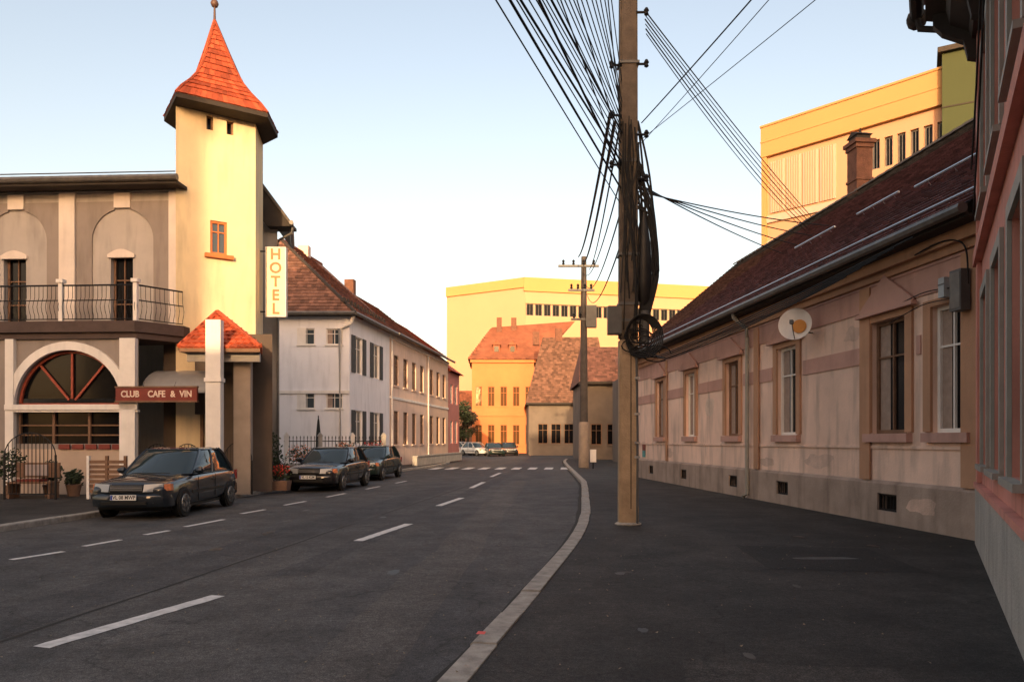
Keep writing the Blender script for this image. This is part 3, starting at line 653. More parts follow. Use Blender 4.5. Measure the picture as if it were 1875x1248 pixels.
for t in (0.28, .5, .72):
    q = math.pi*t; dx, dz = math.cos(q), math.sin(q); nx, nz2 = -dz*.03, dx*.03
    p0_ = (cxa-dx*.15*1, zc_+dz*.15); p1_ = (cxa-dx*(ra-.03), zc_+dz*(ra-.08))
    fan.hexa([(p0_[0]+nx,yg+.10,p0_[1]+nz2*-1),(p0_[0]-nx,yg+.10,p0_[1]+nz2),(p1_[0]-nx,yg+.10,p1_[1]+nz2),(p1_[0]+nx,yg+.10,p1_[1]-nz2)],
             [(p0_[0]+nx,yg+.15,p0_[1]-nz2),(p0_[0]-nx,yg+.15,p0_[1]+nz2),(p1_[0]-nx,yg+.15,p1_[1]+nz2),(p1_[0]+nx,yg+.15,p1_[1]-nz2)])
for j in range(24):
    t0, t1 = math.pi*j/24, math.pi*(j+1)/24; f_ = lambda r_, t: (cxa-r_*math.cos(t), zsp+r_*math.sin(t))
    a, c, d, e = f_(ra-.09, t0), f_(ra-.09, t1), f_(ra-.015, t1), f_(ra-.015, t0)
    fan.hexa([(p[0],yg+.09,p[1]) for p in (a,c,d,e)], [(p[0],yg+.16,p[1]) for p in (a,c,d,e)])
fan.box(cxa-ra+.02, cxa+ra-.02, yg+.09, yg+.16, zsp+.01, zsp+.08)
fw = fan.build('fan_window', redframe, F)
MB().prism(arch[1:-1], yg+.17, yg+.18).build('pane', glassm, fw)
MB().box(gx(8), gx(258), yg-.16, yg-.102, gz(750), gz(740)).box(gx(8), gx(258), yg-.12, yg-.002, gz(754), gz(750)-.002).build('transom', whitetrim, F)
lw = MB(); 
for px in (25, 90, 158, 222): lw.box(gx(px)-.035, gx(px)+.035, yg+.1, yg+.17, gz(812), zsp-.03)
for py in (778, 796): lw.box(gx(25)+.036, gx(222)-.036, yg+.115, yg+.16, gz(py)-.02, gz(py)+.02)
lo_ = lw.build('shop_window', wood, F); MB().poly([(gx(20),yg+.18,gz(814)),(gx(226),yg+.18,gz(814)),(gx(226),yg+.18,zsp),(gx(20),yg+.18,zsp)]).build('pane', glassm, lo_)
MB().box(gx(8), gx(24), yg-.13, yg-.003, 0, zt0).build('pillar', whitetrim, F)
MB().box(gx(225), gx(254), yg-.16, yg-.003, 0, zt0).build('pillar', whitetrim, F)
MB().box(gx(25), gx(224), yg-.05, yg-.002, 0, gz(822)).build('dado', mat('dado_beige', (.50,.38,.29), .9, .1, 1, .1, 40), F)
bb = MB()
for k in range(5): bb.box(gx(108)+k*.40, gx(108)+k*.40+.33, yg-.10, yg-.053, gz(822), gz(813))
bb.build('red_sill_tiles', signred, F)
# recessed entrance between pillars
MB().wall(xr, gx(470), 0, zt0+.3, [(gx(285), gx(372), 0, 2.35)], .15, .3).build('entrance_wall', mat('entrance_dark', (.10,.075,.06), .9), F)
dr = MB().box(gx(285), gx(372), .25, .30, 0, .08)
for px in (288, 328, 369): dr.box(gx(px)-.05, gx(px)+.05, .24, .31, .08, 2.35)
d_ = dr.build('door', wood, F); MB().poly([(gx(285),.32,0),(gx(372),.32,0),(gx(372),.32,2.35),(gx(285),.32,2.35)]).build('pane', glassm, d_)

# canopy over the entrance + cafe sign board
Kn = thing('entrance_canopy', 'grey curved canopy sheet above the cafe sign board', 'canopy', F0, angF)
b = MB(); N = 10
for k in range(N+1):
    t = k/N; y = .1-1.2*math.sin(t*math.pi/2); z = gz(722)+.05+.75*math.cos(t*math.pi/2)
    for x in (gx(256), gx(378)): b.v.append((x, y, z))
for k in range(N): b.f.append((2*k, 2*k+1, 2*k+3, 2*k+2))
b.build('canopy_sheet', canopym, Kn, True)
for x in (gx(258), gx(317), gx(376)): MB().tube([(x, .1-1.2*math.sin(k/N*math.pi/2), gz(722)+.03+.75*math.cos(k/N*math.pi/2)) for k in range(N+1)], .015, 5).build('canopy_rib', ironm, Kn)
Sg = thing('cafe_sign', 'long red sign board with white letters between the white pillars', 'sign', F0, angF)
MB().box(gx(222), gx(372), yg-.26, yg-.18, gz(734), gz(711)).build('board', signred, Sg)
MB().box(gx(221), gx(373), yg-.28, yg-.17, gz(711)+.002, gz(708)).box(gx(221), gx(373), yg-.28, yg-.17, gz(737), gz(734)-.002).build('board_trim', wood, Sg)
for wd_, px_ in (('CLUB', 249), ('CAFE', 298), ('&', 328), ('VIN', 352)): text('lettering', wd_, .255, letterw, Sg, ((gx(px_)), yg-.262, gz(722.5)), bold=.006, sx=.86)
# porch : gabled roof and pillar in front of the tower
Pc = thing('entrance_porch', 'small porch with red tiled gable roof and white pillar before the tower', 'porch', F0+Vector((.95, -1.55, 0)), R(2))
def pxp(px): return X(px, 20.4)+9.17
ypc = 0.0
def pz(py): return EYE+(HZ-py)/64.5
MB().box(pxp(379), pxp(406), -.66, -.40, 0, pz(592)).build('pillar', whitetrim, Pc)
MB().box(pxp(377), pxp(408), -.69, -.37, pz(702), pz(695)).build('pillar_band', whitetrim, Pc)
apx, apz = pxp(400), pz(576)
el, er, ez = pxp(322), pxp(470), pz(640)
ye = 2.3; ay = 1.25; apz = Z(574, 20.87+ay)
cor = [Vector((el,-.30,ez)), Vector((er,-.30,ez)), Vector((X(480, 23.17)+9.17,ye,ez)), Vector((el,ye,ez))]; ap_ = Vector((X(400, 22.1)+9.17, ay, apz))
b = MB()
for k in range(4): b.add([cor[k], cor[(k+1) % 4], ap_], [(0,1,2)])
b.add([c_-Vector((0,0,.10)) for c_ in cor], [(0,1,2,3)])
for k in range(4): b.add([cor[k], cor[(k+1) % 4], cor[(k+1) % 4]-Vector((0,0,.10)), cor[k]-Vector((0,0,.10))], [(0,1,2,3)])
b.build('roof', wood, Pc)
for k in (0, 1, 3):
    a_, b_ = cor[k], cor[(k+1) % 4]; u = (b_-a_).normalized(); W_ = (b_-a_).length; h_ = (ap_-a_).dot(u); ft_ = a_+u*h_; v_ = ap_-ft_; l_ = v_.length
    tiles(Pc, a_, u, v_, W_, l_-.05, redtile, .20, .22, 'porch_tiles', clip=lambda lo: (h_*lo/l_, W_-(W_-h_)*lo/l_), barrel=True)
    MB().tube([a_+Vector((0,0,.05)), ap_+Vector((0,0,.06))], .07, 6).build('hip_ridge', redtile, Pc, True)
MB().box(el+.1, er-.1, .0, .10, ez-.34, ez-.102).build('beam', beige, Pc)
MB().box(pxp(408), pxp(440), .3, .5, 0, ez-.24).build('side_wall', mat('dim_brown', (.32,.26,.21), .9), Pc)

# ------------------------------------------------------------------ TOWER
N_, R_, M_, L_ = Vector((-10.57,23.2,0))*.935, Vector((-8.18,24.7,0))*.935, Vector((-8.37,26.35,0))*.935, Vector((-11.8,25.0,0))*.935
ZE = EYE+638/FPX*23.2*.935                                   # eave height
T = thing('corner_tower', 'cream square tower with tall flared red tiled roof', 'tower')
wN, wR, wM, wL = Vector((X(322,22.25),22.25,0)), Vector((X(468,23.55),23.55,0)), Vector((X(481.5,25.2),25.2,0)), Vector((X(327,24.1),24.1,0))
zw = ZE-.02
# front wall with openings, in its own frame
dT = wR-wN; LT = dT.length; aT = math.atan2(dT.y, dT.x)
def tx(px):
    k = (px-CXP)/FPX; return (k*wN.y-wN.x)/(dT.x-k*dT.y)*LT
def tz(px, py): return Z(py, wN.y+dT.y*tx(px)/LT)
TF = MB()
op = []
for x0, x1, y0, y1 in ((378,391,211,238), (415,428,221,247), (385,416,405,466)):
    xm = (x0+x1)/2; op.append((tx(x0), tx(x1), tz(xm, y1), tz(xm, y0)))
TF.wall(0, LT, 0, zw, op, 0, .3)
fw_ = TF.build('front_wall', cream, T, loc=wN); fw_.rotation_euler.z = aT
b = MB(); 
for a, c in ((wR, wM), (wM, wL), (wL, wN)): b.add([(a.x,a.y,0),(c.x,c.y,0),(c.x,c.y,zw),(a.x,a.y,zw)], [(0,1,2,3)])
b.build('side_wall', cream, T)
for i, (a, c, z0, z1) in enumerate(op):
    wo_ = window(T, 0, z0, z1, c-a, 0, .16 if i < 2 else .10, fm=(orangeframe if i == 2 else wood), gm=(glassb if i == 2 else glassm), muntins=((1, 1) if i == 2 else (0, 0)), fr=.05 if i < 2 else .07)
    ctr = wN + dT.normalized()*((a+c)/2); wo_.location = (ctr.x, ctr.y, z0); wo_.rotation_euler.z = aT
    if i == 2: MB().box(-.42, .42, -.14, .10, -.13, -.01).build('sill', orangeframe, wo_)
# flared roof: eave ring (drooping outward), break ring, apex
cen = (N_+R_+M_+L_)/4; apex = P(393, 36, cen.y-.6); apex.z = Z(36, cen.y-.3); apx_ = Vector((X(393, cen.y), cen.y, Z(38, cen.y)))
def ring(k, z): return [Vector((cen.x+(p.x-cen.x)*k, cen.y+(p.y-cen.y)*k, z)) for p in (N_, R_, M_, L_)]
HT = apx_.z-ZE
prof = [(1.0, ZE), (.86, ZE+.10*HT), (.66, ZE+.21*HT), (.50, ZE+.32*HT), (.36, ZE+.47*HT), (.19, ZE+.71*HT)]
rings = [ring(k, z) for k, z in prof]
for r_ in rings:
    for q in r_: q.x += (apx_.x-cen.x)*(q.z-ZE)/HT
b = MB()
for i in range(len(rings)-1):
    for j in range(4): k = (j+1) % 4; b.add([rings[i][j], rings[i][k], rings[i+1][k], rings[i+1][j]], [(0,1,2,3)])
for j in range(4): b.add([rings[-1][j], rings[-1][(j+1) % 4], apx_], [(0,1,2)])
b.build('roof', redtile, T)
# real tile courses following the flare
b = MB(); rnd = random.Random(5)
allr = rings + [[apx_]*4]
for j in range(4):
    k = (j+1) % 4
    for i in range(len(allr)-1):
        A0, A1, B0, B1 = allr[i][j], allr[i][k], allr[i+1][j], allr[i+1][k]
        mid = ((A0+A1)/2-(B0+B1)/2); ln = mid.length; nn = (A1-A0).cross(B0-A0).normalized() * (1 if (A1-A0).cross(B0-A0).dot((A0+A1)/2-Vector((cen.x, cen.y, A0.z))) > 0 else -1)
        nc = max(1, int(ln/.17))
        for c in range(nc):
            t0, t1 = c/nc, min(1, (c+1.12)/nc); a0, a1 = A0.lerp(B0, t0), A1.lerp(B1, t0); b0, b1 = A0.lerp(B0, t1), A1.lerp(B1, t1); wdt = (a1-a0).length; nu = max(1, int(wdt/.16))
            for u_ in range(nu):
                s0, s1 = u_/nu, (u_+.93)/nu; lf = .028+rnd.uniform(0, .014)
                b.add([a0.lerp(a1, s0)+nn*lf, a0.lerp(a1, s1)+nn*lf, b0.lerp(b1, s1)+nn*.004, b0.lerp(b1, s0)+nn*.004, a0.lerp(a1, s0), a0.lerp(a1, s1)], [(0,1,2,3),(4,5,1,0)])
b.build('roof_tiles', redtile, T, kind='stuff')
for j in range(4):                                     # hip tiles
    t = MB(); t.tube([r_[j] for r_ in allr], .05, 6); t.build('hip_ridge', redtile, T, True)
inn = [wN, wR, wM, wL]; low = ring(1.0, ZE-.14); sof = [Vector((p.x, p.y, ZE-.16)) for p in inn]
b = MB()
for j in range(4):
    k = (j+1) % 4; b.add([low[j], low[k], sof[k], sof[j]], [(0,1,2,3)]); b.add([rings[0][j], rings[0][k], low[k], low[j]], [(0,1,2,3)])
b.build('eave_soffit', soffit, T)
MB().tube([apx_-Vector((0,0,.1)), apx_+Vector((0,0,.55))], [.045, .028], 8).lathe([(.02, apx_.z+.40), (.09, apx_.z+.44), (.125, apx_.z+.53), (.09, apx_.z+.62), (.02, apx_.z+.68)], 12, (apx_.x, apx_.y)).tube([apx_+Vector((0,0,.66)), apx_+Vector((0,0,1.0))], [.03,.01], 6).build('finial', mat('dull_copper', (.09,.05,.04), .5), T, True)

# ------------------------------------------------------------------ HOTEL WING behind the tower + HOTEL sign
Yw = 26.3
Wg = thing('hotel_wing', 'rendered side wing with dark overhanging eave right behind the tower', 'building', (X(508, Yw), Yw, 0), 0)
zl = Z(420, Yw)
MB().wall(-2.6, 0, 0, zl, [(-.95,-.35,.0,2.1)], 0, .2).build('wall', beige, Wg)
MB().poly([(-.95,.2,0),(-.35,.2,0),(-.35,.2,2.1),(-.95,.2,2.1)]).build('door', wood, Wg)
bx_ = X(503, Yw+2.5)-X(508, Yw)
MB().add([(0,0,0),(bx_,2.5,0),(bx_,2.5,zl),(0,0,zl)], [(0,1,2,3)]).build('street_wall', beige, Wg)
xo = X(540, Yw); 
ex = .62; 
MB().hexa([(ex,-.5,zl+.02),(ex+bx_,2.6,zl+.02),(-2.2+bx_,2.6,zl+3.8),(-2.2,-.5,zl+3.8)], [(ex,-.5,zl+.16),(ex+bx_,2.6,zl+.16),(-2.2+bx_,2.6,zl+3.98),(-2.2,-.5,zl+3.98)]).build('roof', greytile, Wg)
MB().prism([(ex-.02,zl+.0),(ex-.02,zl+.10),(-1.9,zl+3.3),(-1.9,zl+2.4),(-.25,zl-.0)], -.42, .3).build('verge_board', soffit, Wg)
MB().poly([(0,.01,zl),(-2.6,.01,zl),(-2.6,.01,zl+3.3),(-.9,.01,zl+1.2)]).build('gable', beige, Wg)
MB().tube([(ex+.05,-.6,zl+.08),(ex+.05+bx_,2.6,zl+.08)], .08, 8).build('gutter', gutterm, Wg, True)
MB().tube([(ex+.02,-.3,zl+.02),(ex-.02,-.3,zl-.22),(.08,-.12,zl-.42),(.05,-.1,zl-.7),(.05,-.1,.1)], .045, 7).build('downpipe', gutterm, Wg, True)
MB().tube([(-.75,-.05,.0),(-.75,-.05,zl-.8)], .05, 7).build('downpipe', whitetrim, Wg, True)
Yh = 24.6; Hs = thing('hotel_sign', 'vertical HOTEL sign with orange red letters on cream panel beside the tower', 'sign', (X(506, Yh), Yh, 0), R(3))
sw = 34/FPX*Yh; z0h, z1h = Z(579, Yh), Z(455, Yh)
MB().box(-sw/2, sw/2, -.09, .09, z0h, z1h).build('panel', signcream, Hs)
MB().box(-sw/2-.03, -sw/2-.002, -.10, .10, z0h-.03, z1h+.03).box(sw/2+.002, sw/2+.03, -.10, .10, z0h-.03, z1h+.03).box(-sw/2-.001, sw/2+.001, -.10, .10, z1h+.002, z1h+.03).box(-sw/2-.001, sw/2+.001, -.10, .10, z0h-.03, z0h-.002).build('panel_frame', whitetrim, Hs)
for i, ch_ in enumerate('HOTEL'): text('letter', ch_, .50, letterr, Hs, (0, -.095, z1h-(i+.5)*(z1h-z0h)/5), bold=.012)
MB().tube([(-sw/2-.5,0,z1h-.1),(-sw/2,0,z1h-.1)], .025, 6).tube([(-sw/2-.5,0,z0h+.15),(-sw/2,0,z0h+.15)], .025, 6).build('bracket', ironm, Hs)

# ------------------------------------------------------------------ WHITE HOUSE and PEACH TERRACE
cW = Vector((X(640,37), 37, 0)); dW = Vector((.128, .992, 0)).normalized(); angW = math.atan2(dW.y, dW.x)
zeW = Z(575, 37)
lenW = (43.8-37)/dW.y
fl = X(640,37)-X(500,37)
HW = thing('white_house', 'white corner house with brown hipped tile roof beyond the hotel sign', 'house', cW, 0)
def hx(px): return X(px,37)-cW.x
fhol = []
for px in (561, 612):
    for y0, y1 in ((601,631), (718,748)): fhol.append((hx(px)-.42, hx(px)+.42, Z(y1,37), Z(y0,37)))
MB().wall(-fl-6, 0, 0, zeW, [h for h in fhol], 0, .25).build('front_wall', whitewall, HW)
for a, c, z0, z1 in fhol:
    wv = window(HW, (a+c)/2, z0, z1, c-a, 0, .12, fm=whitetrim, gm=glassb, muntins=(1, 1), fr=.06, cur=True, sill=(.06,.08,.06,whitetrim))
    if a < -1.6: MB().box(-.46, -.02, -.03, .0, -.02, z1-z0+.02).build('shutter', whitetrim, wv)
sw_ = thing('t', '', '') ; bpy.data.objects.remove(sw_)
def street_wall(parent, off, length, wall_m, zt_, wins, name='street_wall', y=0, fm=None, sh=None, z_lo=(1.35,3.1), z_hi=(5.0,6.9), wd=1.15):
    """a wall along the street in the frame of dW starting off metres from the white corner"""
    hl_ = []; 
    for c in wins:
        for z0, z1 in (z_lo, z_hi): hl_.append((c-wd/2, c+wd/2, z0, z1))
    o = MB().wall(0, length, 0, zt_, hl_, 0, .2).build(name, wall_m, parent); 
    return o, hl_
# sub-frame: parts are rotated meshes; bake the rotation into the mesh
RW = Matrix.Rotation(angW, 4, 'Z')
o, hw = street_wall(HW, 0, lenW, whitewall, zeW, (1.35, 4.3)); o.data.transform(RW)
for a, c, z0, z1 in hw:
    p = RW @ Vector(((a+c)/2, 0, z0)); wv = window(HW, 0, z0, z1, c-a, 0, .12, fm=whitetrim, gm=glassb, muntins=(1, 1), cur=True); wv.location = p; wv.rotation_euler.z = angW
    for s in (-1, 1): MB().box(s*.60 if s > 0 else -1.12, 1.12 if s > 0 else -.60, -.05, -.01, .0, z1-z0).build('shutter', shutter, wv)
MB().tube([RW @ Vector(v) for v in ((-.1,-.30,zeW-.02),(-.15,-.10,zeW-.5))] + [Vector((-.45,-.12,zeW-.75)), Vector((-.45,-.12,.1))], .09, 8).build('downpipe', whitetrim, HW, True)
MB().box(-fl-6, .0, -.07, -.003, 3.9, 4.05).build('string_course', whitetrim, HW)
ridgeP = P(514, 438, 40.6)-cW                       # ridge start
def R3(x, y, z): return RW @ Vector((x, y, z))
eR = R3(-.35, -.45, 0); eC = Vector((eR.x, -.5, zeW-.02)); eLft = Vector((-fl-6, -.5, zeW-.02)); eFar = R3(lenW, -.5, zeW-.02)
rFar = ridgeP + dW*(lenW-1.0); 
MB().add([eLft, eC, ridgeP, eFar, rFar], [(0,1,2),(1,3,4,2)]).build('roof', tiledark, HW)
# courses on both visible slopes
u = Vector((1,0,0)); base = Vector((eLft.x, eLft.y, eLft.z)); W_ = eC.x-eLft.x
foot = Vector((ridgeP.x, eLft.y, eLft.z)); vv = (ridgeP-foot); lv = vv.length
tiles(HW, base, u, vv, W_, lv, tiledark, .22, .25, 'roof_tiles', clip=lambda lo: ((ridgeP.x-eLft.x)*lo/lv, W_+(ridgeP.x-eC.x)*lo/lv))
ue = (eFar-eC).normalized(); ft = eC+ue*((ridgeP-eC).dot(ue)); v2 = ridgeP-ft; l2 = v2.length; h0 = (ridgeP-eC).dot(ue); LW2 = (eFar-eC).length
tiles(HW, eC, ue, v2, LW2, l2, orangetile, .22, .25, 'roof_tiles', clip=lambda lo: (h0*lo/l2, LW2))  # orange tile puts this slope's sunlit tone into the colour
MB().tube([ridgeP, eC], .10, 6).build('hip_ridge', soffit, HW, True)  # near-black hip row: the ridge's shadow line put into its colour
MB().tube([ridgeP, rFar], .10, 6).build('ridge', orangetile, HW, True)
MB().tube([eLft+Vector((0,-.05,0)), eC+Vector((0,-.05,0))], .09, 7).tube([eC, eFar], .09, 7).build('gutter', gutterm, HW, True)
MB().box(-fl-6, eC.x, -.5, -.003, zeW-.12, zeW-.03).build('soffit', soffit, HW)
b = MB()
for k in range(14):
    p = eC+ue*(k*.5+.3)+v2.normalized()*.9; b.box(p.x-.05, p.x+.05, p.y-.1, p.y+.1, p.z, p.z+.25)
b.build('snow_guards', soffit, HW, kind='stuff')
ck = ridgeP+dW*3.2
MB().box(ck.x-.3, ck.x+.3, ck.y-.3, ck.y+.3, ck.z-1.0, ck.z+.45).build('chimney', peach2, HW)
# terrace: two more houses along the same line
def terrace(name, label, off, length, wm, wins, frm, roofm, eave=None, dz=0, ridge_z=None):
    root = thing(name, label, 'house', cW+dW*off, angW); zt_ = (eave or zeW)
    hl_ = []
    for c in wins:
        for z0, z1 in ((1.3,3.35), (4.9,6.75)): hl_.append((c-.5, c+.5, z0, z1))
    MB().wall(0, length, 0, zt_, hl_, 0, .2).build('wall', wm, root)
    for a, c, z0, z1 in hl_: window(root, (a+c)/2, z0, z1, 1.0, 0, .12, fm=frm, gm=glassb, muntins=(1, 1), cur=True, sill=(.1,.08,.08,wm))
    MB().box(0, length, -.06, -.003, 4.05, 4.2).build('string_course', whitetrim, root)
    MB().box(0, length, -.10, -.003, zt_-.25, zt_).build('cornice', whitetrim, root)
    rz_ = ridge_z; ry = 3.6
    MB().add([(0,-.5,zt_),(length,-.5,zt_),(length,ry,rz_),(0,ry,rz_),(length,8,zt_),(0,8,zt_)], [(0,1,2,3),(3,2,4,5)]).build('roof', roofm, root)
    MB().poly([(length,0,0),(length,8,0),(length,8,zt_),(length,ry,rz_),(length,0,zt_)]).build('gable_wall', wm, root)
    ll = math.hypot(ry+.5, rz_-zt_); tiles(root, (0,-.5,zt_), (1,0,0), (0,(ry+.5)/ll,(rz_-zt_)/ll), length, ll, roofm, .24, .28, 'roof_tiles', clip=lambda lo: (0, length))
    MB().tube([(0,-.56,zt_),(length,-.56,zt_)], .08, 6).build('gutter', gutterm, root, True)
    MB().tube([(.15,-.1,zt_-.1),(.15,-.1,.1)], .05, 6).build('downpipe', whitetrim, root, True)
    return root
zr = ridgeP.z
t1 = terrace('terrace_house', 'peach two storey terrace house adjoining the white house', lenW+.02, 9.0, peach2, (1.4, 3.5, 5.6, 7.7), wood, orangetile, ridge_z=zeW+3.2)
MB().box(3, 3.5, 3.3, 3.9, zeW+2.2, zeW+4.0).build('chimney', brick, t1)
t2 = terrace('terrace_house', 'narrower terrace house at the far left end of the row', lenW+9.05, 7.2, mat('far_peach', (.76,.54,.40), .9, .1, .7, .1, 30), (1.5, 3.6, 5.7), wood, redtile, eave=zeW, ridge_z=zeW+2.9)
t3 = thing('rose_house', 'rose red end house before the gap in the street', 'house', cW+dW*(lenW+16.3), angW)
MB().wall(0, 4.5, 0, 7.2, [(.8,1.8,1.3,3.2),(2.7,3.7,1.3,3.2),(.8,1.8,4.6,6.2),(2.7,3.7,4.6,6.2)], 0, .2).build('wall', rosewall, t3)
for c in (1.3, 3.2):
    for z0, z1 in ((1.3,3.2),(4.6,6.2)): window(t3, c, z0, z1, 1.0, 0, .12, muntins=(1,1))
MB().add([(-.1,-.4,7.2),(4.7,-.4,7.2),(4.7,3.5,10),(-.1,3.5,10),(4.7,7.5,7.2),(-.1,7.5,7.2)], [(0,1,2,3),(3,2,4,5),(1,4,2),(0,3,5)]).build('roof', redtile, t3)
MB().box(0, 4.5, .3, 7.3, 0, 7.1).build('core', rosewall, t3)

# ------------------------------------------------------------------ FAR BUILDINGS
# big yellow block (two faces)
Yk = 118.0; K = P(962, 510, Yk); KL = P(818, 526, 126); KR = P(1340, 532, 126); zk = K.z
B = thing('yellow_hospital_block', 'large plain yellow block with window strip across the end of the street', 'building', (K.x, K.y, 0), 0)
def face(a, c, z1, holes, m, par, z0=0):
    d = c-a; L__ = Vector((d.x, d.y)).length; o = MB().wall(0, L__, z0, z1, holes(L__), 0, .5).build('wall', m, par); o.rotation_euler.z = math.atan2(d.y, d.x); o.location = (a.x-par.location.x, a.y-par.location.y, 0); return L__, o
zs0, zs1 = Z(579, 119), Z(557, 119)
Lr, fr_ = face(K, KR, zk, lambda L__: [(-0+.001, L__-.01, zs0, zs1)], yell, B)
Ll, fl_ = face(KL, K, zk, lambda L__: [], yell, B)
dR = Vector((KR.x-K.x, KR.y-K.y, 0)).normalized(); aR = math.atan2(dR.y, dR.x)
for k in range(int(Lr/1.45)):
    p = dR*(.8+k*1.45); wv = window(B, 0, zs0, zs1, 1.2, 0, .3, fm=gutterm, muntins=(1, 0), fr=.1); wv.location = (p.x, p.y, zs0); wv.rotation_euler.z = aR
o = MB().box(-.3, Lr, -.3, -.01, zk-2.0, zk+.2).build('parapet_band', yellband, B); o.rotation_euler.z = aR
o = MB().box(0, Lr, .31, .5, zs0, zs1).build('backing', yell, B); o.rotation_euler.z = aR
dL = Vector((K.x-KL.x, K.y-KL.y, 0)).normalized(); o = MB().box(0, Ll, -.3, -.01, zk-1.4, zk+.2).build('parapet_band', yellband, B); o.rotation_euler.z = math.atan2(dL.y, dL.x); o.location = (KL.x-K.x, KL.y-K.y, 0)
# orange corner house
Yo = 96.0; O0 = P(864, 826, Yo); wO = X(978, Yo)-X(864, Yo); zo = Z(658, Yo)
O = thing('orange_house', 'sunlit orange two storey house with hipped red roof at the street end', 'house', (O0.x, Yo, 0), R(1.5))
ow = []
for k in range(5):
    c = .9+k*(wO-1.6)/4; ow += [(c-.45, c+.45, 1.0, 3.6), (c-.45, c+.45, 6.0, 8.6)]
MB().wall(0, wO, -.1, zo, ow, 0, .25).build('wall', orangewall, O)
for a, c, z0, z1 in ow: window(O, (a+c)/2, z0, z1, .9, 0, .15, fm=orangeframe, gm=mat_glass('amber_glass', (.10,.05,.02)), muntins=(1, 1), sill=(.15,.1,.12,orangewall))
MB().box(-.2, wO+.2, -.3, -.005, zo-.4, zo).build('cornice', orangewall, O); MB().box(0, wO, -.12, -.005, 4.7, 5.0).build('string_course', orangewall, O)
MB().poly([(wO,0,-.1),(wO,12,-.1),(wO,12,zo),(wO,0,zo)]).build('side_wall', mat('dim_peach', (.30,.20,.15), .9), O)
zrO = Z(598, Yo+5)
MB().add([(-.5,-.5,zo),(wO+.5,-.5,zo),(wO+.5,12.5,zo),(-.5,12.5,zo),(2.6,5.5,zrO),(wO+6.0,5.5,zrO+.9)], [(0,1,5,4),(1,2,5),(2,3,4,5),(3,0,4)]).build('roof', orangetile, O)
ll = math.hypot(6, zrO-zo); tiles(O, (-.5,-.5,zo), (1,0,0), (0,6/ll,(zrO-zo)/ll), wO+1, ll-.3, orangetile, .5, .45, 'roof_tiles', clip=lambda lo: (3.1*lo/ll, wO+1))
for xx in (3.2, 5.3): 
    dm = MB().box(xx-.45, xx+.45, .6, 2.2, zo+.9, zo+2.0).prism([(xx-.6, zo+2.0), (xx+.6, zo+2.0), (xx, zo+2.6)], .45, 3).build('dormer', orangetile, O); MB().box(xx-.28, xx+.28, .55, .59, zo+1.1, zo+1.8).build('pane', glassm, dm)
for xx, yy in ((5.6, 4.5), (3.6, 4.4)): MB().box(xx-.35, xx+.35, yy, yy+.7, zrO-1, zrO+1.2).build('chimney', brick, O)
# brown roofed house (shade side)
def simple_house(name, label, px0, px1, Y0, eave_y, ridge_y, wm, rm, wins=(), depth=9, rz=0, ridge_in=(0, 0), stories=1, chim=()):
    x0 = X(px0, Y0); wd = X(px1, Y0)-x0; ze = Z(eave_y, Y0); rdep = depth/2; zr_ = Z(ridge_y, Y0+rdep)
    root = thing(name, label, 'house', (x0, Y0, 0), rz); hl_ = [(X(p, Y0)-x0-w_/2, X(p, Y0)-x0+w_/2, z0, z1) for p, w_, z0, z1 in wins]
    MB().wall(0, wd, -.1, ze, hl_, 0, .2).build('wall', wm, root)
    for a, c, z0, z1 in hl_: window(root, (a+c)/2, z0, z1, c-a, 0, .12, fm=wood, muntins=(1, 1), sill=(.1,.08,.08,wm))
    MB().poly([(0,0,0),(0,depth,0),(0,depth,ze),(ridge_in[0],rdep,zr_) if 0 else (0,rdep,ze),(0,0,ze)]).poly([(wd,0,0),(wd,depth,0),(wd,depth,ze),(wd,0,ze)]).build('side_wall', wm, root)
    r0, r1 = ridge_in
    MB().add([(-.3,-.5,ze),(wd+.3,-.5,ze),(wd+.3,depth+.4,ze),(-.3,depth+.4,ze),(r0-.3,rdep,zr_),(wd+.3-r1,rdep,zr_)], [(0,1,5,4),(1,2,5),(2,3,4,5),(3,0,4)]).build('roof', rm, root)
    ll_ = math.hypot(rdep+.5, zr_-ze); W2 = wd+.6
    tiles(root, (-.3,-.5,ze), (1,0,0), (0,(rdep+.5)/ll_,(zr_-ze)/ll_), W2, ll_-.1, rm, .34, .34, 'roof_tiles', clip=lambda lo: (r0*lo/ll_, W2-r1*lo/ll_))
    MB().box(-.3, wd+.3, -.62, -.5, ze-.12, ze+.05).box(-.3, wd+.3, -.5, -.003, ze-.2, ze-.06).build('gutter', soffit, root)
    for p, zz in chim: MB().box(X(p,Y0)-x0-.4, X(p,Y0)-x0+.4, rdep-.5, rdep+.3, zr_-1, zr_+zz).build('chimney', brick, root)
    return root
tileb = mat('shaded_brown_tile', (.17, .090, .060), .9, .25, .8, .3, 8, island=.42)  # the house's shade is put into its dark tile and wall colours
simple_house('brown_roof_house', 'single storey house with wide dark brown roof beside the orange house', 968, 1112, 82, 738, 617, greywall, tileb, [(994,1.1,1.2,3.4),(1018,1.1,1.2,3.4),(1042,1.1,1.2,3.4),(1092,1.1,1.2,3.4)], 14, 0, (2.2, .5), chim=((1030,1.0),(985,.6)))
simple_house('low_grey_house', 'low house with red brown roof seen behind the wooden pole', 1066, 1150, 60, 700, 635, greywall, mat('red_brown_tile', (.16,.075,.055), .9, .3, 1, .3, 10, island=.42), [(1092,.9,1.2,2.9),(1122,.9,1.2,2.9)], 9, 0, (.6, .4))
ywl = thing('pale_green_house', 'pale yellow green wall of the house past the end of the peach house', 'house', (X(1140, 50), 50, 0), 0)
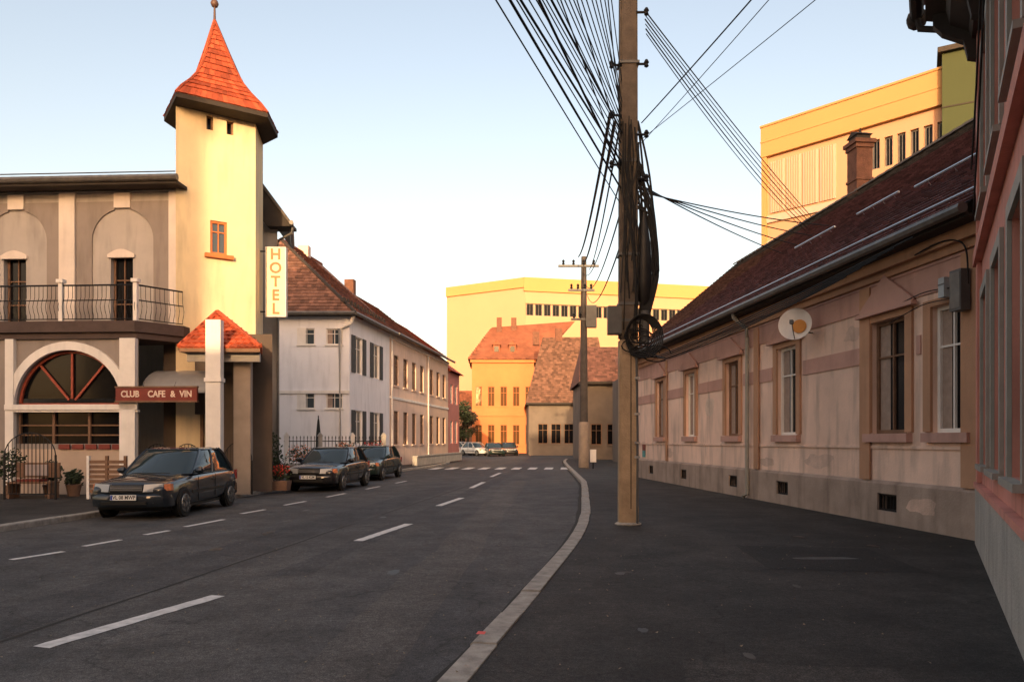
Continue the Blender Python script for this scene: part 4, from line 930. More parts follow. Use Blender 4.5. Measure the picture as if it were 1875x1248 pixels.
MB().wall(0, 4, 0, 6.0, [(.9,1.7,1.4,3.0),(2.4,3.2,1.4,3.0)], 0, .2).build('wall', mat('pale_green', (.40,.38,.22), .9, .1, 1), ywl)
for c in (1.3, 2.8): window(ywl, c, 1.4, 3.0, .8, 0, .12, muntins=(1,1))
MB().add([(-.2,-.4,6.0),(4.2,-.4,6.0),(4.2,3,7.6),(-.2,3,7.6)], [(0,1,2,3)]).build('roof', tiledark, ywl)
MB().box(0, 4, .21, 5, 0, 5.9).build('core', greywall, ywl)
# behind the gap on the left
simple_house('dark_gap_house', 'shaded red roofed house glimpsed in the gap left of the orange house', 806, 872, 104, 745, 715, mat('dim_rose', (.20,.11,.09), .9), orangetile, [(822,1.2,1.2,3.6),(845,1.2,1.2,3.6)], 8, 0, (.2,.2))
low = thing('boundary_wall', 'low grey wall joining the far houses behind the parked cars', 'wall', (X(700,108), 108, 0)); MB().box(-30, 90, 0, .3, -.1, 2.6).box(-30, 90, -.05, .35, 2.6, 2.75).build('wall', greywall, low)

# ------------------------------------------------------------------ TREES in the gap
def tree(name, label, loc, h, r, seed, leaf, group=None):
    t = thing(name, label, 'tree', loc, 0, group); rnd = random.Random(seed)
    tb = MB().tube([(0,0,0),(.05,0,h*.3),(-.05,.1,h*.6),(0,0,h*.85)], [.22,.17,.10,.03], 8)
    blobs = []
    for k in range(9):
        a = rnd.uniform(0, 6.28); z = h*rnd.uniform(.35, .9); q = (r*math.cos(a)*rnd.uniform(.3,.8), r*math.sin(a)*rnd.uniform(.3,.8), z)
        tb.tube([(0,0,z*.75),(q[0]*.6,q[1]*.6,z*.92),q], [.07,.04,.015], 5); blobs.append((q, (r*.42, r*.42, r*.35)))
    blobs.append(((0,0,h*.8),(r*.5,r*.5,h*.18)))
    tb.build('trunk', leafd, t); foliage('crown', t, leaf, blobs, 1600, .28, seed); return t
tree('leafy_tree', 'dark bushy tree in the gap beside the rose house', (X(838,90), 90, 0), 6.6, 2.0, 2, leafm)
tree('bare_tree', 'thin brown tree right of the bushy one in the gap', (X(856,92), 92, 0), 6.0, 1.2, 6, leafd)

# ------------------------------------------------------------------ UTILITY POLES
PY = 13.62; PX = X(1150, PY)
Up = thing('utility_pole', 'tall brown utility pole wrapped in black cables on the right pavement', 'utility pole', (PX, PY, 0))
b = MB(); hw0 = .165
buttm = mat('pale_pole_butt', (.38, .275, .175), .85, .25, 3, .5, 35)
for nm, z0, z1, mm in (('pole_butt', -.05, 3.42, buttm), ('shaft', 3.40, 11.5, woodm)):
    f0, f1 = 1-z0*.0105, 1-z1*.0105
    q = MB().hexa([(sx*.178*f0, sy*.135*f0, z0) for sx, sy in ((-1,-1),(1,-1),(1,1),(-1,1))], [(sx*.178*f1, sy*.135*f1, z1) for sx, sy in ((-1,-1),(1,-1),(1,1),(-1,1))]).build(nm, mm, Up)
    bm = bmesh.new(); bm.from_mesh(q.data); bmesh.ops.bevel(bm, geom=[e for e in bm.edges], offset=.035 if z0 < 0 else .033, segments=2, affect='EDGES'); bm.to_mesh(q.data); bm.free()
MB().box(.025,.04,-.139,-.12,.3,3.2).build('crack', soffit, Up)
def pzz(py): return Z(py, PY)
for py in (122, 300, 470, 560, 590): MB().hexa([(-.19,-.145,pzz(py)),(.19,-.145,pzz(py)),(.19,.145,pzz(py)),(-.19,.145,pzz(py))], [(-.19,-.145,pzz(py)+.05),(.19,-.145,pzz(py)+.05),(.19,.145,pzz(py)+.05),(-.19,.145,pzz(py)+.05)]).build('steel_band', boxm, Up)
for py, s in ((124,-1), (122,1), (28,1), (305,-1), (250,1), (330,1), (215,-1)):
    o = MB().tube([(0,-.05,0),(s*.28,-.08,-.01)], .022, 6).lathe([(.02,-.07),(.045,-.05),(.03,-.01),(.05,.02),(.025,.07)], 8, (s*.30,-.08)).build('insulator', ironm, Up, loc=(s*.02, -.03, pzz(py)))
def rope(pts, r, name, parent, m=black, n=5): return MB().tube(smooth([Vector(p) for p in pts], 5), r, n).build(name, m, parent, True)
rnd = random.Random(21)
for k in range(16):                                        # cables running down and around the shaft
    x0 = rnd.uniform(-.17, .17); x1 = rnd.uniform(-.17, .17); z0 = pzz(rnd.uniform(215, 320)); z1 = pzz(rnd.uniform(450, 630))
    rope([(x0,-.15,z0),(x0*.6+rnd.uniform(-.08,.08),-.17,(z0*2+z1)/3),(x1+rnd.uniform(-.06,.06),-.165,(z0+z1*2)/3),(x1,-.16,z1)], rnd.uniform(.009,.018), 'wrapped_cable', Up)
for k in range(16):                                         # black hanks hanging right of the shaft
    x = .19+k*.011; zt_ = pzz(rnd.uniform(220, 400)); bw = .05+.17*math.sin(k/15*2.2)
    rope([(.17,-.06,zt_),(x+bw*.4,-.05+.03*(k % 3),(zt_+pzz(520))/2+.5),(x+bw,-.05+.03*(k % 3),pzz(470)+rnd.uniform(-.1,.1)),(x+bw*.8,-.05,pzz(530)),(.2,-.06,pzz(590+k*3))], .021, 'hanging_cable', Up)
b = MB()
prof = [(.02, pzz(380)), (.08, pzz(410)), (.13, pzz(445)), (.15, pzz(480)), (.15, pzz(520)), (.11, pzz(550)), (.03, pzz(565))]
b.lathe(prof, 12, (.28,-.02)); b.build('splice_closure', ironm, Up, True)
MB().box(-.39,-.16,-.20,-.02,pzz(614),pzz(563)).box(-.40,-.15,-.215,-.201,pzz(612),pzz(565)).build('metal_box', boxm, Up)
MB().tube([(.30,-.05,pzz(628)),(.30,-.05,pzz(570))], .085, 10).build('cable_joint', boxm, Up, True)
for k in range(7):                                         # coils
    rr = .26+.02*k; cx0, cz0 = .20+.01*k, pzz(612)-.01*k
    MB().tube([(cx0+rr*math.cos(t)*.9, -.17-.01*k+.03*math.sin(t*2), cz0+rr*math.sin(t)*1.05) for t in [2*math.pi*j/18 for j in range(19)]], .014, 5).build('cable_coil', black, Up, True)
for k in range(8):
    rr = rnd.uniform(.12,.3); cx0, cz0 = rnd.uniform(.05,.5), pzz(rnd.uniform(600,650))
    MB().tube([(cx0+rr*math.cos(t), -.2+rnd.uniform(-.005,.005), cz0+rr*.55*math.sin(t)) for t in [2*math.pi*j/14 for j in range(13)]], .013, 5).build('cable_coil', black, Up, True)
MB().tube([(.13,-.15,pzz(655)),(.15,-.155,pzz(800)),(.14,-.15,pzz(960))], .022, 6).build('conduit', boxm, Up, True)
for py in (695, 760, 812, 838): MB().box(.10,.19,-.185,-.12,pzz(py),pzz(py)+.04).build('conduit_clip', silver, Up)
MB().lathe([(.24,-.0),(.25,.02),(.20,.05)], 12).build('foot_ring', kerbm, Up)
# concrete pole further down
P2Y = 42.0; P2 = thing('utility_pole', 'farther concrete utility pole with crossarms beyond the peach house', 'utility pole', (X(1069, P2Y), P2Y, 0))
z2 = lambda py: Z(py, P2Y)
MB().tube([(0,0,0),(0,0,z2(775)),(0,0,z2(470))], [.26,.24,.15], 10).build('shaft', mat('dark_pole', (.07,.06,.055), .85, .2, 3), P2, True)
MB().lathe([(.30,0),(.31,.05),(.29,z2(776)),(.24,z2(772))], 14).build('concrete_base', concm, P2, True)
for py, a, c in ((488,1022,1096), (532,1040,1088), (585,1045,1090)):
    arm = MB().box(X(a,P2Y)-P2.location.x, X(c,P2Y)-P2.location.x, -.2, -.08, z2(py)-.06, z2(py)+.06).build('crossarm', boxm, P2)
    for k in range(4):
        xx = X(a+(c-a)*(k+.5)/4, P2Y)-P2.location.x; MB().lathe([(.03,z2(py)+.061),(.09,z2(py)+.12),(.05,z2(py)+.2),(.09,z2(py)+.28),(.03,z2(py)+.36)], 8, (xx,-.14)).build('insulator', ironm, arm)
MB().box(.1,.7,-.3,.1,z2(600),z2(560)).build('switch_box', boxm, P2)

# ------------------------------------------------------------------ OVERHEAD CABLES (each one a thing)
GC = 'overhead cables meeting at the wooden pole'
ORD = ['first','second','third','fourth','fifth','sixth','seventh','eighth','ninth','tenth','eleventh','twelfth','thirteenth','fourteenth','fifteenth','sixteenth','seventeenth','eighteenth','nineteenth','twentieth','twenty-first','twenty-second','twenty-third','twenty-fourth']
def cable(p, q, r, sag, label, name='overhead_cable', group=GC, n=18):
    p, q = Vector(p), Vector(q); b = MB(); pts = []
    for k in range(n+1):
        t = k/n; v = p.lerp(q, t); v.z -= sag*4*t*(1-t); pts.append(v)
    o = b.tube(pts, r, 5).build(name, black, None, True); tagm(o, label, 'cable', group); return o
def through(px, zA, off=0, Yend=-9):
    """a cable from the pole at height zA that leaves the top of the picture at column px"""
    a = Vector((PX+off, PY-.1, zA)); Yt = (zA-EYE)*FPX/HZ; Xt = (px-CXP)/FPX*Yt; d = Vector((Xt-a.x, Yt-a.y, 0)); t = (Yend-a.y)/d.y
    return a, a+d*t
tops = [(938, 345), (990, 312), (1029, 300), (1058, 262), (1114, 232), (913, 372), (950, 318), (957, 300), (972, 290), (985, 270), (996, 262), (1003, 250), (1012, 246), (1022, 240), (1036, 236), (1044, 230), (1052, 222), (1066, 218), (1075, 205), (1085, 198), (1092, 190), (1100, 182), (1108, 172), (1120, 150)]
tops.sort()
for k, (px, py) in enumerate(tops):
    a, q = through(px, pzz(py)-.02, -.17+.012*(k % 5)); lab = ORD[k]+' black cable from the left in the fan rising left of the wooden pole'
    if k == 0: lab = 'leftmost single cable of the fan rising from the wooden pole'
    cable(a, q, .017 if k in (1, 3, 6, 9) else .009, .06, lab)
for k, (px, py) in enumerate([(1372, 225), (1488, 255), (1404, 262)]):                 # up right out of frame
    a = Vector((PX+.25, PY, pzz(py))); Yt = (a.z-EYE)*FPX/HZ; Xt = (px-CXP)/FPX*Yt; d = Vector((Xt-a.x, Yt-a.y, 0)); cable(a, a+d*1.7, .011 if k == 0 else .006, .03, ['steepest', 'flattest faint', 'middle'][k]+' cable rising right from the wooden pole over the pavement')
for k in range(6):                                         # down to the chimney area
    q = A.matrix_basis @ Vector((6.6+.42*k, RY-.25*k, RH+.12-.23*k)); cable((PX+.3, PY-.04*k, pzz(18+11*k)), q, .009 if k % 2 else .013, .10+.03*k, ORD[k]+' from the top of the cables slanting from the pole top down to the chimney' if k else 'uppermost cable slanting from pole top to the chimney')
for k in range(4):
    q = A.matrix_basis @ Vector((11.5+k*.8, 1.2, 6.75+.03*k)); cable((PX+.17, PY, pzz(335+5*k)), q, .013, .08, ['uppermost', 'second', 'third', 'lowest'][k]+' cable sagging from the pole middle to the peach house roof')
for k in range(3): cable((PX-.33+.08*k, PY, pzz(208+16*k)), (P2.location.x-.3+.3*k, P2Y, z2(470+12*k)), .035 if k < 2 else .02, .5, ['left thick', 'middle thick', 'right thinner'][k]+' bundled cable running from the wooden pole to the farther pole')
for k in range(3): cable((PX-.14, PY+.1, pzz(330+60*k)), (P2.location.x+.1*k, P2Y, z2(500+20*k)), .016, .7, ['highest', 'middle', 'lowest'][k]+' slack thin cable between the two utility poles')
for k in range(5):                                         # along the gutter
    q = A.matrix_basis @ Vector((LA-1-.5*k, -.66, 4.85-.05*k)); st = A.matrix_basis @ Vector((5.6+.4*k, -.66, 4.55-.06*k))
    cable(st, q, .016, .10, ORD[k]+' black cable from the top strung under the peach house gutter'); cable((PX+.35, PY, pzz(628+5*k)), st, .014, .05, ORD[k]+' short cable from the top linking the pole coils to the peach house gutter')
# cables crossing the red facade and near wall
c0 = C.matrix_basis
for k, (a, q) in enumerate([((.1,-.12,5.6),(2.6,-.10,7.6)), ((.2,-.10,4.9),(3.2,-.10,7.2))]): cable(c0 @ Vector(a), c0 @ Vector(q), .014, .25, ['upper', 'lower'][k]+' cable slanting across the dark red facade', group='cables on the red facade')
rp_ = [ml(1700, 468, .25), ml(1735, 448, .22), ml(1768, 440, .2), ml(1785, 456, .15), ml(1786, 520, .12)]
o = MB().tube(smooth(rp_, 5), .014, 6).build('wall_cable', black, None, True); tagm(o, 'black cable looping down at the right end of the peach facade', 'cable')
for k in range(2):
    rp_ = [ml(1640, 592-25*k, .12), ml(1700, 560-22*k, .14), ml(1745, 548-20*k, .12), ml(1782, 540-15*k, .12)]
    o = MB().tube(smooth(rp_, 4), .010, 5).build('wall_cable', black, None, True); tagm(o, ['lower', 'upper'][k]+' thin cable pinned across the peach wall by the junction box', 'cable')

# ------------------------------------------------------------------ CARS
tyre = mat('tyre', (.015,.015,.015), .85, .2, 20, .3, 60); rimm = mat('alloy', (.35,.36,.37), .35, .1, 10, 0, metal=.8)
lensm = mat_glass('headlight_lens', (.32,.33,.33), .10); carglass = mat_glass('car_glass', (.03,.045,.05), .03); grillem = mat('grille_black', (.01,.01,.01), .5); platem = mat('plate_white', (.75,.75,.72), .5, .05, 8, 0)
redlens = mat('red_lens', (.35,.02,.015), .25, .05, 8, 0)
def loft(stations, m_, close=True):
    n_ = len(stations[0]); b = MB()
    for s in stations: b.v += [tuple(p) for p in s]
    for i in range(len(stations)-1):
        for k in range(n_-1): b.f.append((i*n_+k, i*n_+k+1, (i+1)*n_+k+1, (i+1)*n_+k))
    b.f.append(tuple(range(n_))); b.f.append(tuple((len(stations)-1)*n_+k for k in range(n_))[::-1]); return b
def car(label, loc, rz, paint_m, L=4.1, W=1.68, H=1.43, plate='', group=None, sedan=False, detail=True):
    c = thing('parked_car', label, 'car', loc, rz, group); a = L/2; w_ = W/2
    hood = .86; belt = .92; tail = .96 if not sedan else .94
    st = [(-a, .62, .80, .50), (-a+.06, .74, .90, .40), (-a+.25, .80, .97, .24), (-a+.6, .85, .99, .20), (-a+1.05, hood+.03, 1.0, .20), (-.65, belt, 1.0, .20), (0, belt+.02, 1.0, .20), (a-1.0, tail, 1.0, .22), (a-.35, tail, .97, .28), (a-.10, tail-.04, .92, .36), (a, .70, .86, .44)]
    ss = []
    for y, zt_, k, zb_ in st:
        x = w_*k
        half = [(x*.80, zb_), (x*.97, zb_+.06), (x, zb_+.22), (x*1.0, (zt_+zb_)/2+.08), (x*.965, zt_-.10), (x*.90, zt_-.025), (x*.6, zt_+.012), (0, zt_+.03)]
        if zt_-zb_ < .35: half = [(x*.80, zb_), (x*.97, zb_+.02), (x, zb_+.04), (x, zb_+.07), (x*.97, zt_-.05), (x*.90, zt_-.02), (x*.6, zt_), (0, zt_+.01)]
        ss.append([(p[0], y, p[1]) for p in half] + [(-p[0], y, p[1]) for p in half[-2::-1]])
    body = loft(ss, None).build('body', paint_m, c, True); sb = body.modifiers.new('round', 'SUBSURF'); sb.levels = 1; sb.render_levels = 2
    # greenhouse
    b0, b1, r0, r1 = -.88, (a-.30 if not sedan else a-.85), -.12, (a-.75 if not sedan else a-1.35)
    zbt, zrf = belt-.03, H
    lv = [(0, b0, b1, w_*.90), (.35, b0+(r0-b0)*.37, b1+(r1-b1)*.30, w_*.855), (.75, b0+(r0-b0)*.80, b1+(r1-b1)*.7, w_*.775), (.93, r0, r1, w_*.72), (1.0, r0+.22, r1-.2, w_*.60)]
    gs = []
    for t, y0, y1, ww in lv:
        z = zbt+(zrf-zbt)*t; gs.append([(-ww*.80, y0-.04, z), (ww*.80, y0-.04, z), (ww, y0+.16, z), (ww, (y0+y1)/2, z), (ww, y1-.14, z), (ww*.82, y1, z), (-ww*.82, y1, z), (-ww, y1-.14, z), (-ww, (y0+y1)/2, z), (-ww, y0+.16, z)])
    b = MB(); n_ = 10
    for s in gs: b.v += s
    for i in range(len(gs)-1):
        for k in range(n_): b.f.append((i*n_+k, i*n_+(k+1) % n_, (i+1)*n_+(k+1) % n_, (i+1)*n_+k))
    b.f.append(tuple((len(gs)-1)*n_+k for k in range(n_)))
    b.build('windows', carglass, c, True)
    # roof skin + pillars slightly proud
    rf = MB(); up = Vector((0,0,.008))
    for i in (3,):
        for k in range(n_): rf.add([Vector(gs[i][k])*1+Vector((0,0,.006)), Vector(gs[i][(k+1) % n_])+Vector((0,0,.006)), Vector(gs[i+1][(k+1) % n_])+up, Vector(gs[i+1][k])+up], [(0,1,2,3)])
    rf.add([Vector(p)+up for p in gs[4]], [tuple(range(n_))])
    top2 = [Vector(p)+(Vector(p)-Vector((0, Vector(p).y, Vector(p).z))).normalized()*.008+Vector((0,0,.004)) for p in gs[3]]; rf.tube(top2+[top2[0]], .016, 5)
    rf.build('roof', paint_m, c, True)
    pl = MB()
    for k in (2, 3, 4, 7, 8, 9, 5, 6): MB().tube([Vector(gs[i][k])+Vector(((.006 if gs[i][k][0] > 0 else -.006), 0, 0)) for i in range(4)], .030 if k in (2, 9) else .026 if k in (3, 8) else .05, 5).build('pillar', paint_m, c, True)
    MB().tube([Vector(gs[0][k])+Vector(((.012 if gs[0][k][0] > 0 else -.012), 0, .012)) for k in (1,2,3,4,5)], .014, 4).tube([Vector(gs[0][k])+Vector((-.012, 0, .012)) for k in (0,9,8,7,6)], .014, 4).build('window_trim', grillem, c)
    for s in (-1, 1):
        MB().lathe([(.02,-.0),(.055,.03),(.085,.11),(.075,.17),(.03,.2)], 8, (b0+.30, belt+.06), 'x').build('mirror', paint_m, c, True, loc=(s*(w_*.92) if s > 0 else -w_*.92-.2, 0, 0))
    for yy in (-a+.80, a-.72):
        for s in (-1, 1):
            ar = MB().lathe([(.345, 0), (.345, .012)], 22, (yy, .31), 'x').build('wheel_arch', grillem, c, loc=(s*w_*.992-.006, 0, 0))
            wh = MB().lathe([(.20,-.10),(.285,-.10),(.305,-.07),(.305,.07),(.285,.10),(.20,.10)], 22, (0,0), 'x').build('wheel', tyre, c, True, loc=(s*(w_-.075), yy, .305))
            hub = MB().lathe([(.20,0),(.195,.015),(.05,.03),(.01,.035)] if s > 0 else [(.20,0),(.195,-.015),(.05,-.03),(.01,-.035)], 20, (0,0), 'x'); hub.build('rim', rimm, wh, loc=(s*.095, 0, 0))
            sp = MB()
            for k in range(6):
                q = k*math.pi/3; sp.box(.034 if s > 0 else -.046, .046 if s > 0 else -.034, -.03, .03, .05, .185)
                for vi in range(len(sp.v)-8, len(sp.v)):
                    x, y, z = sp.v[vi]; sp.v[vi] = (x, y*math.cos(q)-z*math.sin(q), y*math.sin(q)+z*math.cos(q))
            sp.build('spokes', grillem if 0 else boxm, wh, loc=(s*.095, 0, 0))
    # face
    f = -a
    for s in (-1, 1):
        x0, x1 = s*w_*.42, s*w_*.86; 
        hl = MB().hexa([(x0,f-.045,.59),(x1,f+.075,.60),(x1,f+.30,.60),(x0,f+.2,.60)], [(x0,f+.01,.745),(x1-.02*s,f+.10,.755),(x1-.02*s,f+.34,.77),(x0,f+.2,.74)]).build('headlight', lensm, c)
        MB().hexa([(s*w_*.87,f+.085,.61),(s*w_*.97,f+.22,.61),(s*w_*.97,f+.34,.61),(s*w_*.87,f+.32,.61)], [(s*w_*.86,f+.105,.745),(s*w_*.955,f+.22,.745),(s*w_*.955,f+.34,.745),(s*w_*.86,f+.32,.745)]).build('indicator', flowero, c)
        MB().hexa([(s*w_*.66,f-.03,.36),(s*w_*.82,f+.05,.36),(s*w_*.82,f+.12,.36),(s*w_*.66,f+.05,.36)], [(s*w_*.66,f-.03,.43),(s*w_*.82,f+.05,.43),(s*w_*.82,f+.12,.43),(s*w_*.66,f+.05,.43)]).build('fog_lamp', lensm, c)
        MB().box(s*w_*.90-.012, s*w_*.90+.012, a-.16, a-.02, .66, .90).build('tail_light', redlens, c)
        MB().box(s*(w_+.002)-.012, s*(w_+.002)+.012, -a+1.2, a-1.15, .50, .56).build('side_moulding', grillem, c)
        MB().box(s*w_*1.0-.006, s*w_*1.0+.006, -.55, -.545, .30, .84).box(s*w_*1.0-.006, s*w_*1.0+.006, .42, .425, .30, .86).build('door_gap', grillem, c)
        MB().box(s*(w_+.0)-.014, s*(w_+.0)+.014, .22, .38, .735, .76).build('door_handle', grillem, c)
    MB().hexa([(-w_*.40,f-.04,.60),(w_*.40,f-.04,.60),(w_*.40,f+.15,.61),(-w_*.40,f+.15,.61)], [(-w_*.40,f+.0,.735),(w_*.40,f+.0,.735),(w_*.40,f+.15,.72),(-w_*.40,f+.15,.72)]).build('grille', grillem, c)
    gr = MB()
    for z in (.64, .67, .70): gr.box(-w_*.39, w_*.39, f-.055+(z-.60)*.3, f-.02+(z-.60)*.3, z-.006, z+.006)
    gr.build('grille_bars', silver, c)
    bp = loft([[(x, f-.06+y, .28), (x, f-.10+y, .40), (x, f-.09+y, .52), (x, f+.0+y, .585), (x, f+.25+y, .585), (x, f+.25+y, .28)] for x, y in ((-w_*.97,.30),(-w_*.90,.12),(-w_*.6,.02),(0,-.02),(w_*.6,.02),(w_*.90,.12),(w_*.97,.30))], None)
    bq_ = bp.build('bumper', paint_m, c, True); sb = bq_.modifiers.new('round', 'SUBSURF'); sb.levels = 1; sb.render_levels = 1
    MB().box(-w_*.55, w_*.55, f-.135, f-.10, .335, .40).build('air_intake', grillem, c)
    bp = loft([[(x, a+.04-y, .30), (x, a+.07-y, .42), (x, a+.05-y, .56), (x, a-.1-y, .60), (x, a-.25-y, .60), (x, a-.25-y, .30)] for x, y in ((-w_*.97,.22),(-w_*.85,.06),(0,0),(w_*.85,.06),(w_*.97,.22))], None).build('rear_bumper', paint_m, c, True)
    if plate:
        p = MB().box(-.26, .26, f-.150, f-.125, .43, .54).build('number_plate', platem, c); text('plate_text', plate, .105, grillem, p, (0.02, f-.151, .485), depth=.002, bold=.002, sx=.88)
        MB().box(-.255, -.215, f-.153, f-.1505, .435, .535).build('plate_band', mat('plate_blue', (.02,.06,.35), .5), p)
    MB().box(-w_*.5, w_*.5, b0-.16, b0-.15, belt+.005, belt+.02).build('wiper', grillem, c)
    MB().box(-.5, .5, -a+.5, a-.5, .16, .3).box(-w_*.9, w_*.9, -a+.35, a-.35, .20, .4).build('underbody', grillem, c)
    return c
carblue = mat('dark_blue_paint', (.008,.013,.020), .5, .06, 3, 0, spec=.2, coat=1); carblack = mat('black_paint', (.006,.006,.008), .5, .06, 3, 0, spec=.2, coat=1)
carwhite = mat('white_paint', (.62,.63,.62), .3, .05, 3, 0, coat=.6); cargreen = mat('dark_green_paint', (.012,.026,.020), .5, .05, 3, 0, spec=.2, coat=1); carred = mat('red_paint', (.35,.03,.03), .3, .05, 3, 0, coat=.8)
def carat(px, Y, ang): return (X(px, Y), Y, RZ)
yc1 = 16.2+2.03
car('dark blue hatchback parked nearest, in front of the cafe', (-7.95, 17.25, RZ), R(.5), carblue, L=4.15, W=1.68, H=1.48, plate='VL 08 MWP')
car('black car parked second in the row, beyond the blue hatchback', (X(572,23.6)+.1, 25.6, RZ), R(-5), carblack, L=4.2, W=1.72, H=1.42, plate='VL 12 KLM')
car('dark green car parked third in the row by the white house', (X(660,30.0)+.1, 32.0, RZ), R(-6), cargreen, L=4.2, W=1.7, H=1.42, plate='SB 07 HTR')
car('silver white car farthest left of those parked across the street end', (X(848,84), 84, RZ), R(65), carwhite, L=4.3, W=1.75, H=1.5)
car('white hatchback between the other cars at the street end', (X(872,80), 80, RZ), R(40), carwhite, L=4.0, W=1.7, H=1.45)
car('dark green car at the street end before the orange house', (X(905,78), 78, RZ), R(10), cargreen, L=4.3, W=1.72, H=1.42)
car('black car rightmost at the street end', (X(932,82), 82, RZ), R(5), carblack, L=4.2, W=1.7, H=1.45)
car('red car at the far end of the left pavement', (X(812,72), 72, RZ), R(-5), carred, L=4.0, W=1.65, H=1.42)

# ------------------------------------------------------------------ STREET THINGS, left side
# iron fence before the white house
fp = Vector((X(520,33), 33, 0)); fq = Vector((X(706,35.2), 35.2, 0)); fd = fq-fp; fl__ = fd.length
Fe = thing('iron_fence', 'black iron fence with pointed bars in front of the white house', 'fence', fp, math.atan2(fd.y, fd.x))
MB().box(0, fl__, -.08, .08, 0, .45).box(0, fl__, -.1, .1, .45, .52).build('base_wall', greypl, Fe)
MB().box(0, fl__, -.015, .015, .62, .66).box(0, fl__, -.015, .015, 1.5, 1.54).build('rail', ironm, Fe)
fb = shared('fb', lambda: MB().box(-.012,.012,-.012,.012,.521,1.66).prism([(-.03,1.66),(.03,1.66),(0,1.78)], -.01,.01).mesh('fence_bar', ironm))
for k in range(int(fl__/.16)): place('fence_bar', fb, Fe, (.08+k*.16, 0, 0))
for k in range(4): MB().box(-.09,.09,-.09,.09,0,1.75).prism([(-.12,1.75),(.12,1.75),(0,1.92)],-.12,.12).build('fence_post', greypl if k % 2 else whitetrim, Fe, loc=(k*(fl__-.2)/3+.1, 0, 0))
# closed parasol
Ks = thing('closed_parasol', 'folded dark parasol standing behind the iron fence', 'parasol', (X(583,34), 34.0, 0))
MB().tube([(0,0,0),(0,0,2.7)], .025, 6).build('pole', ironm, Ks); MB().lathe([(.05,1.0),(.13,1.15),(.11,1.8),(.05,2.45),(.01,2.65)], 10).build('folded_cloth', mat('dark_cloth', (.03,.035,.035), .9), Ks, True)
# planters with flowers
def planter(label, px, Y, wd, fm, seed, z0=0, h=.45, fh=.55):
    t = thing('flower_planter', label, 'planter', (X(px,Y), Y, z0), R(-5), 'flower planters along the left pavement')
    MB().hexa([(-wd/2*.86,-.16,0),(wd/2*.86,-.16,0),(wd/2*.86,.16,0),(-wd/2*.86,.16,0)], [(-wd/2,-.2,h),(wd/2,-.2,h),(wd/2,.2,h),(-wd/2,.2,h)]).build('pot', potm, t)
    bl = [((x, 0, h+fh*.45), (.22, .2, fh*.5)) for x in [(-wd/2+.15)+k*(wd-.3)/3 for k in range(4)]]
    foliage('leaves', t, leafm, bl, 260, .09, seed); foliage('flowers', t, fm, [((c[0][0], c[0][1]-.04, c[0][2]+.10), (c[1][0], c[1][1], c[1][2]*.8)) for c in bl], 170, .065, seed+5)
planter('planter of red flowers between the blue hatchback and the black car', 513, 23.0, .6, flowerm, 3, h=.3, fh=.5)
planter('taller planter of orange red flowers behind the black car bonnet', 549, 29.0, .9, flowero, 4, h=.55, fh=.9)
planter('planter of pale orange flowers near the iron fence', 632, 31.8, .8, flowero, 6, h=.75, fh=.8)
planter('planter of red flowers at the right end of the iron fence', 684, 34.3, .9, flowerm, 7, h=.8, fh=.8)
planter('long planter of red and green plants beside the cafe shop window', 372, 21.0, .9, flowerm, 9, h=.45, fh=.6)
# slatted screen on the cafe terrace
Ss = thing('slatted_screen', 'brown wooden slatted screen on the cafe terrace behind the blue car', 'screen', (X(162,19.6), 19.6, 0), R(-3))
wS = X(232,19.6)-X(162,19.6)
for x in (0, wS/2, wS): MB().box(x-.035, x+.035, -.035, .035, 0, Z(834,19.6)).build('post', whitetrim if x == 0 else wood, Ss)
for k in range(7): MB().box(.036, wS-.036, -.02, .012, .16+k*.13, .16+k*.13+.085).build('slat', wood, Ss)
def arched_rail(label, px0, px1, Y, z0, z1, arches=1):
    x0 = X(px0, Y); wd = X(px1, Y)-x0; t = thing('arched_railing', label, 'railing', (x0, Y, 0), R(-2), 'black arched railings around the cafe')
    MB().box(-.02,.02,-.02,.02,0,z0+.02).build('post', ironm, t); MB().box(wd-.02,wd+.02,-.02,.02,0,z0+.02).build('post', ironm, t)
    aw = wd/arches; f_ = MB().tube([(0,0,.15),(wd,0,.15)], .012, 5)
    for a in range(arches): f_.tube([(aw*(a+.5)-aw/2*math.cos(math.pi*j/12), 0, z0+(z1-z0)*math.sin(math.pi*j/12)) for j in range(13)], .014, 5)
    f_.build('frame', ironm, t); n_ = int(wd/.10)
    for k in range(1, n_):
        xx = wd*k/n_; u_ = (xx % aw)/aw*2-1; top = z0+(z1-z0)*math.sqrt(max(0, 1-u_*u_)); MB().box(xx-.007, xx+.007, -.007, .007, .15, top).build('bar', ironm, t)
arched_rail('black arched iron railing at the far left before the potted shrubs', 8, 104, 19.4, 1.15, 1.75)
arched_rail('black double arched railing in the cafe entrance behind the blue car', 262, 372, 20.9, .95, 1.45, 2)
arched_rail('black arched railing right of the porch pillar', 410, 462, 21.3, .95, 1.5)
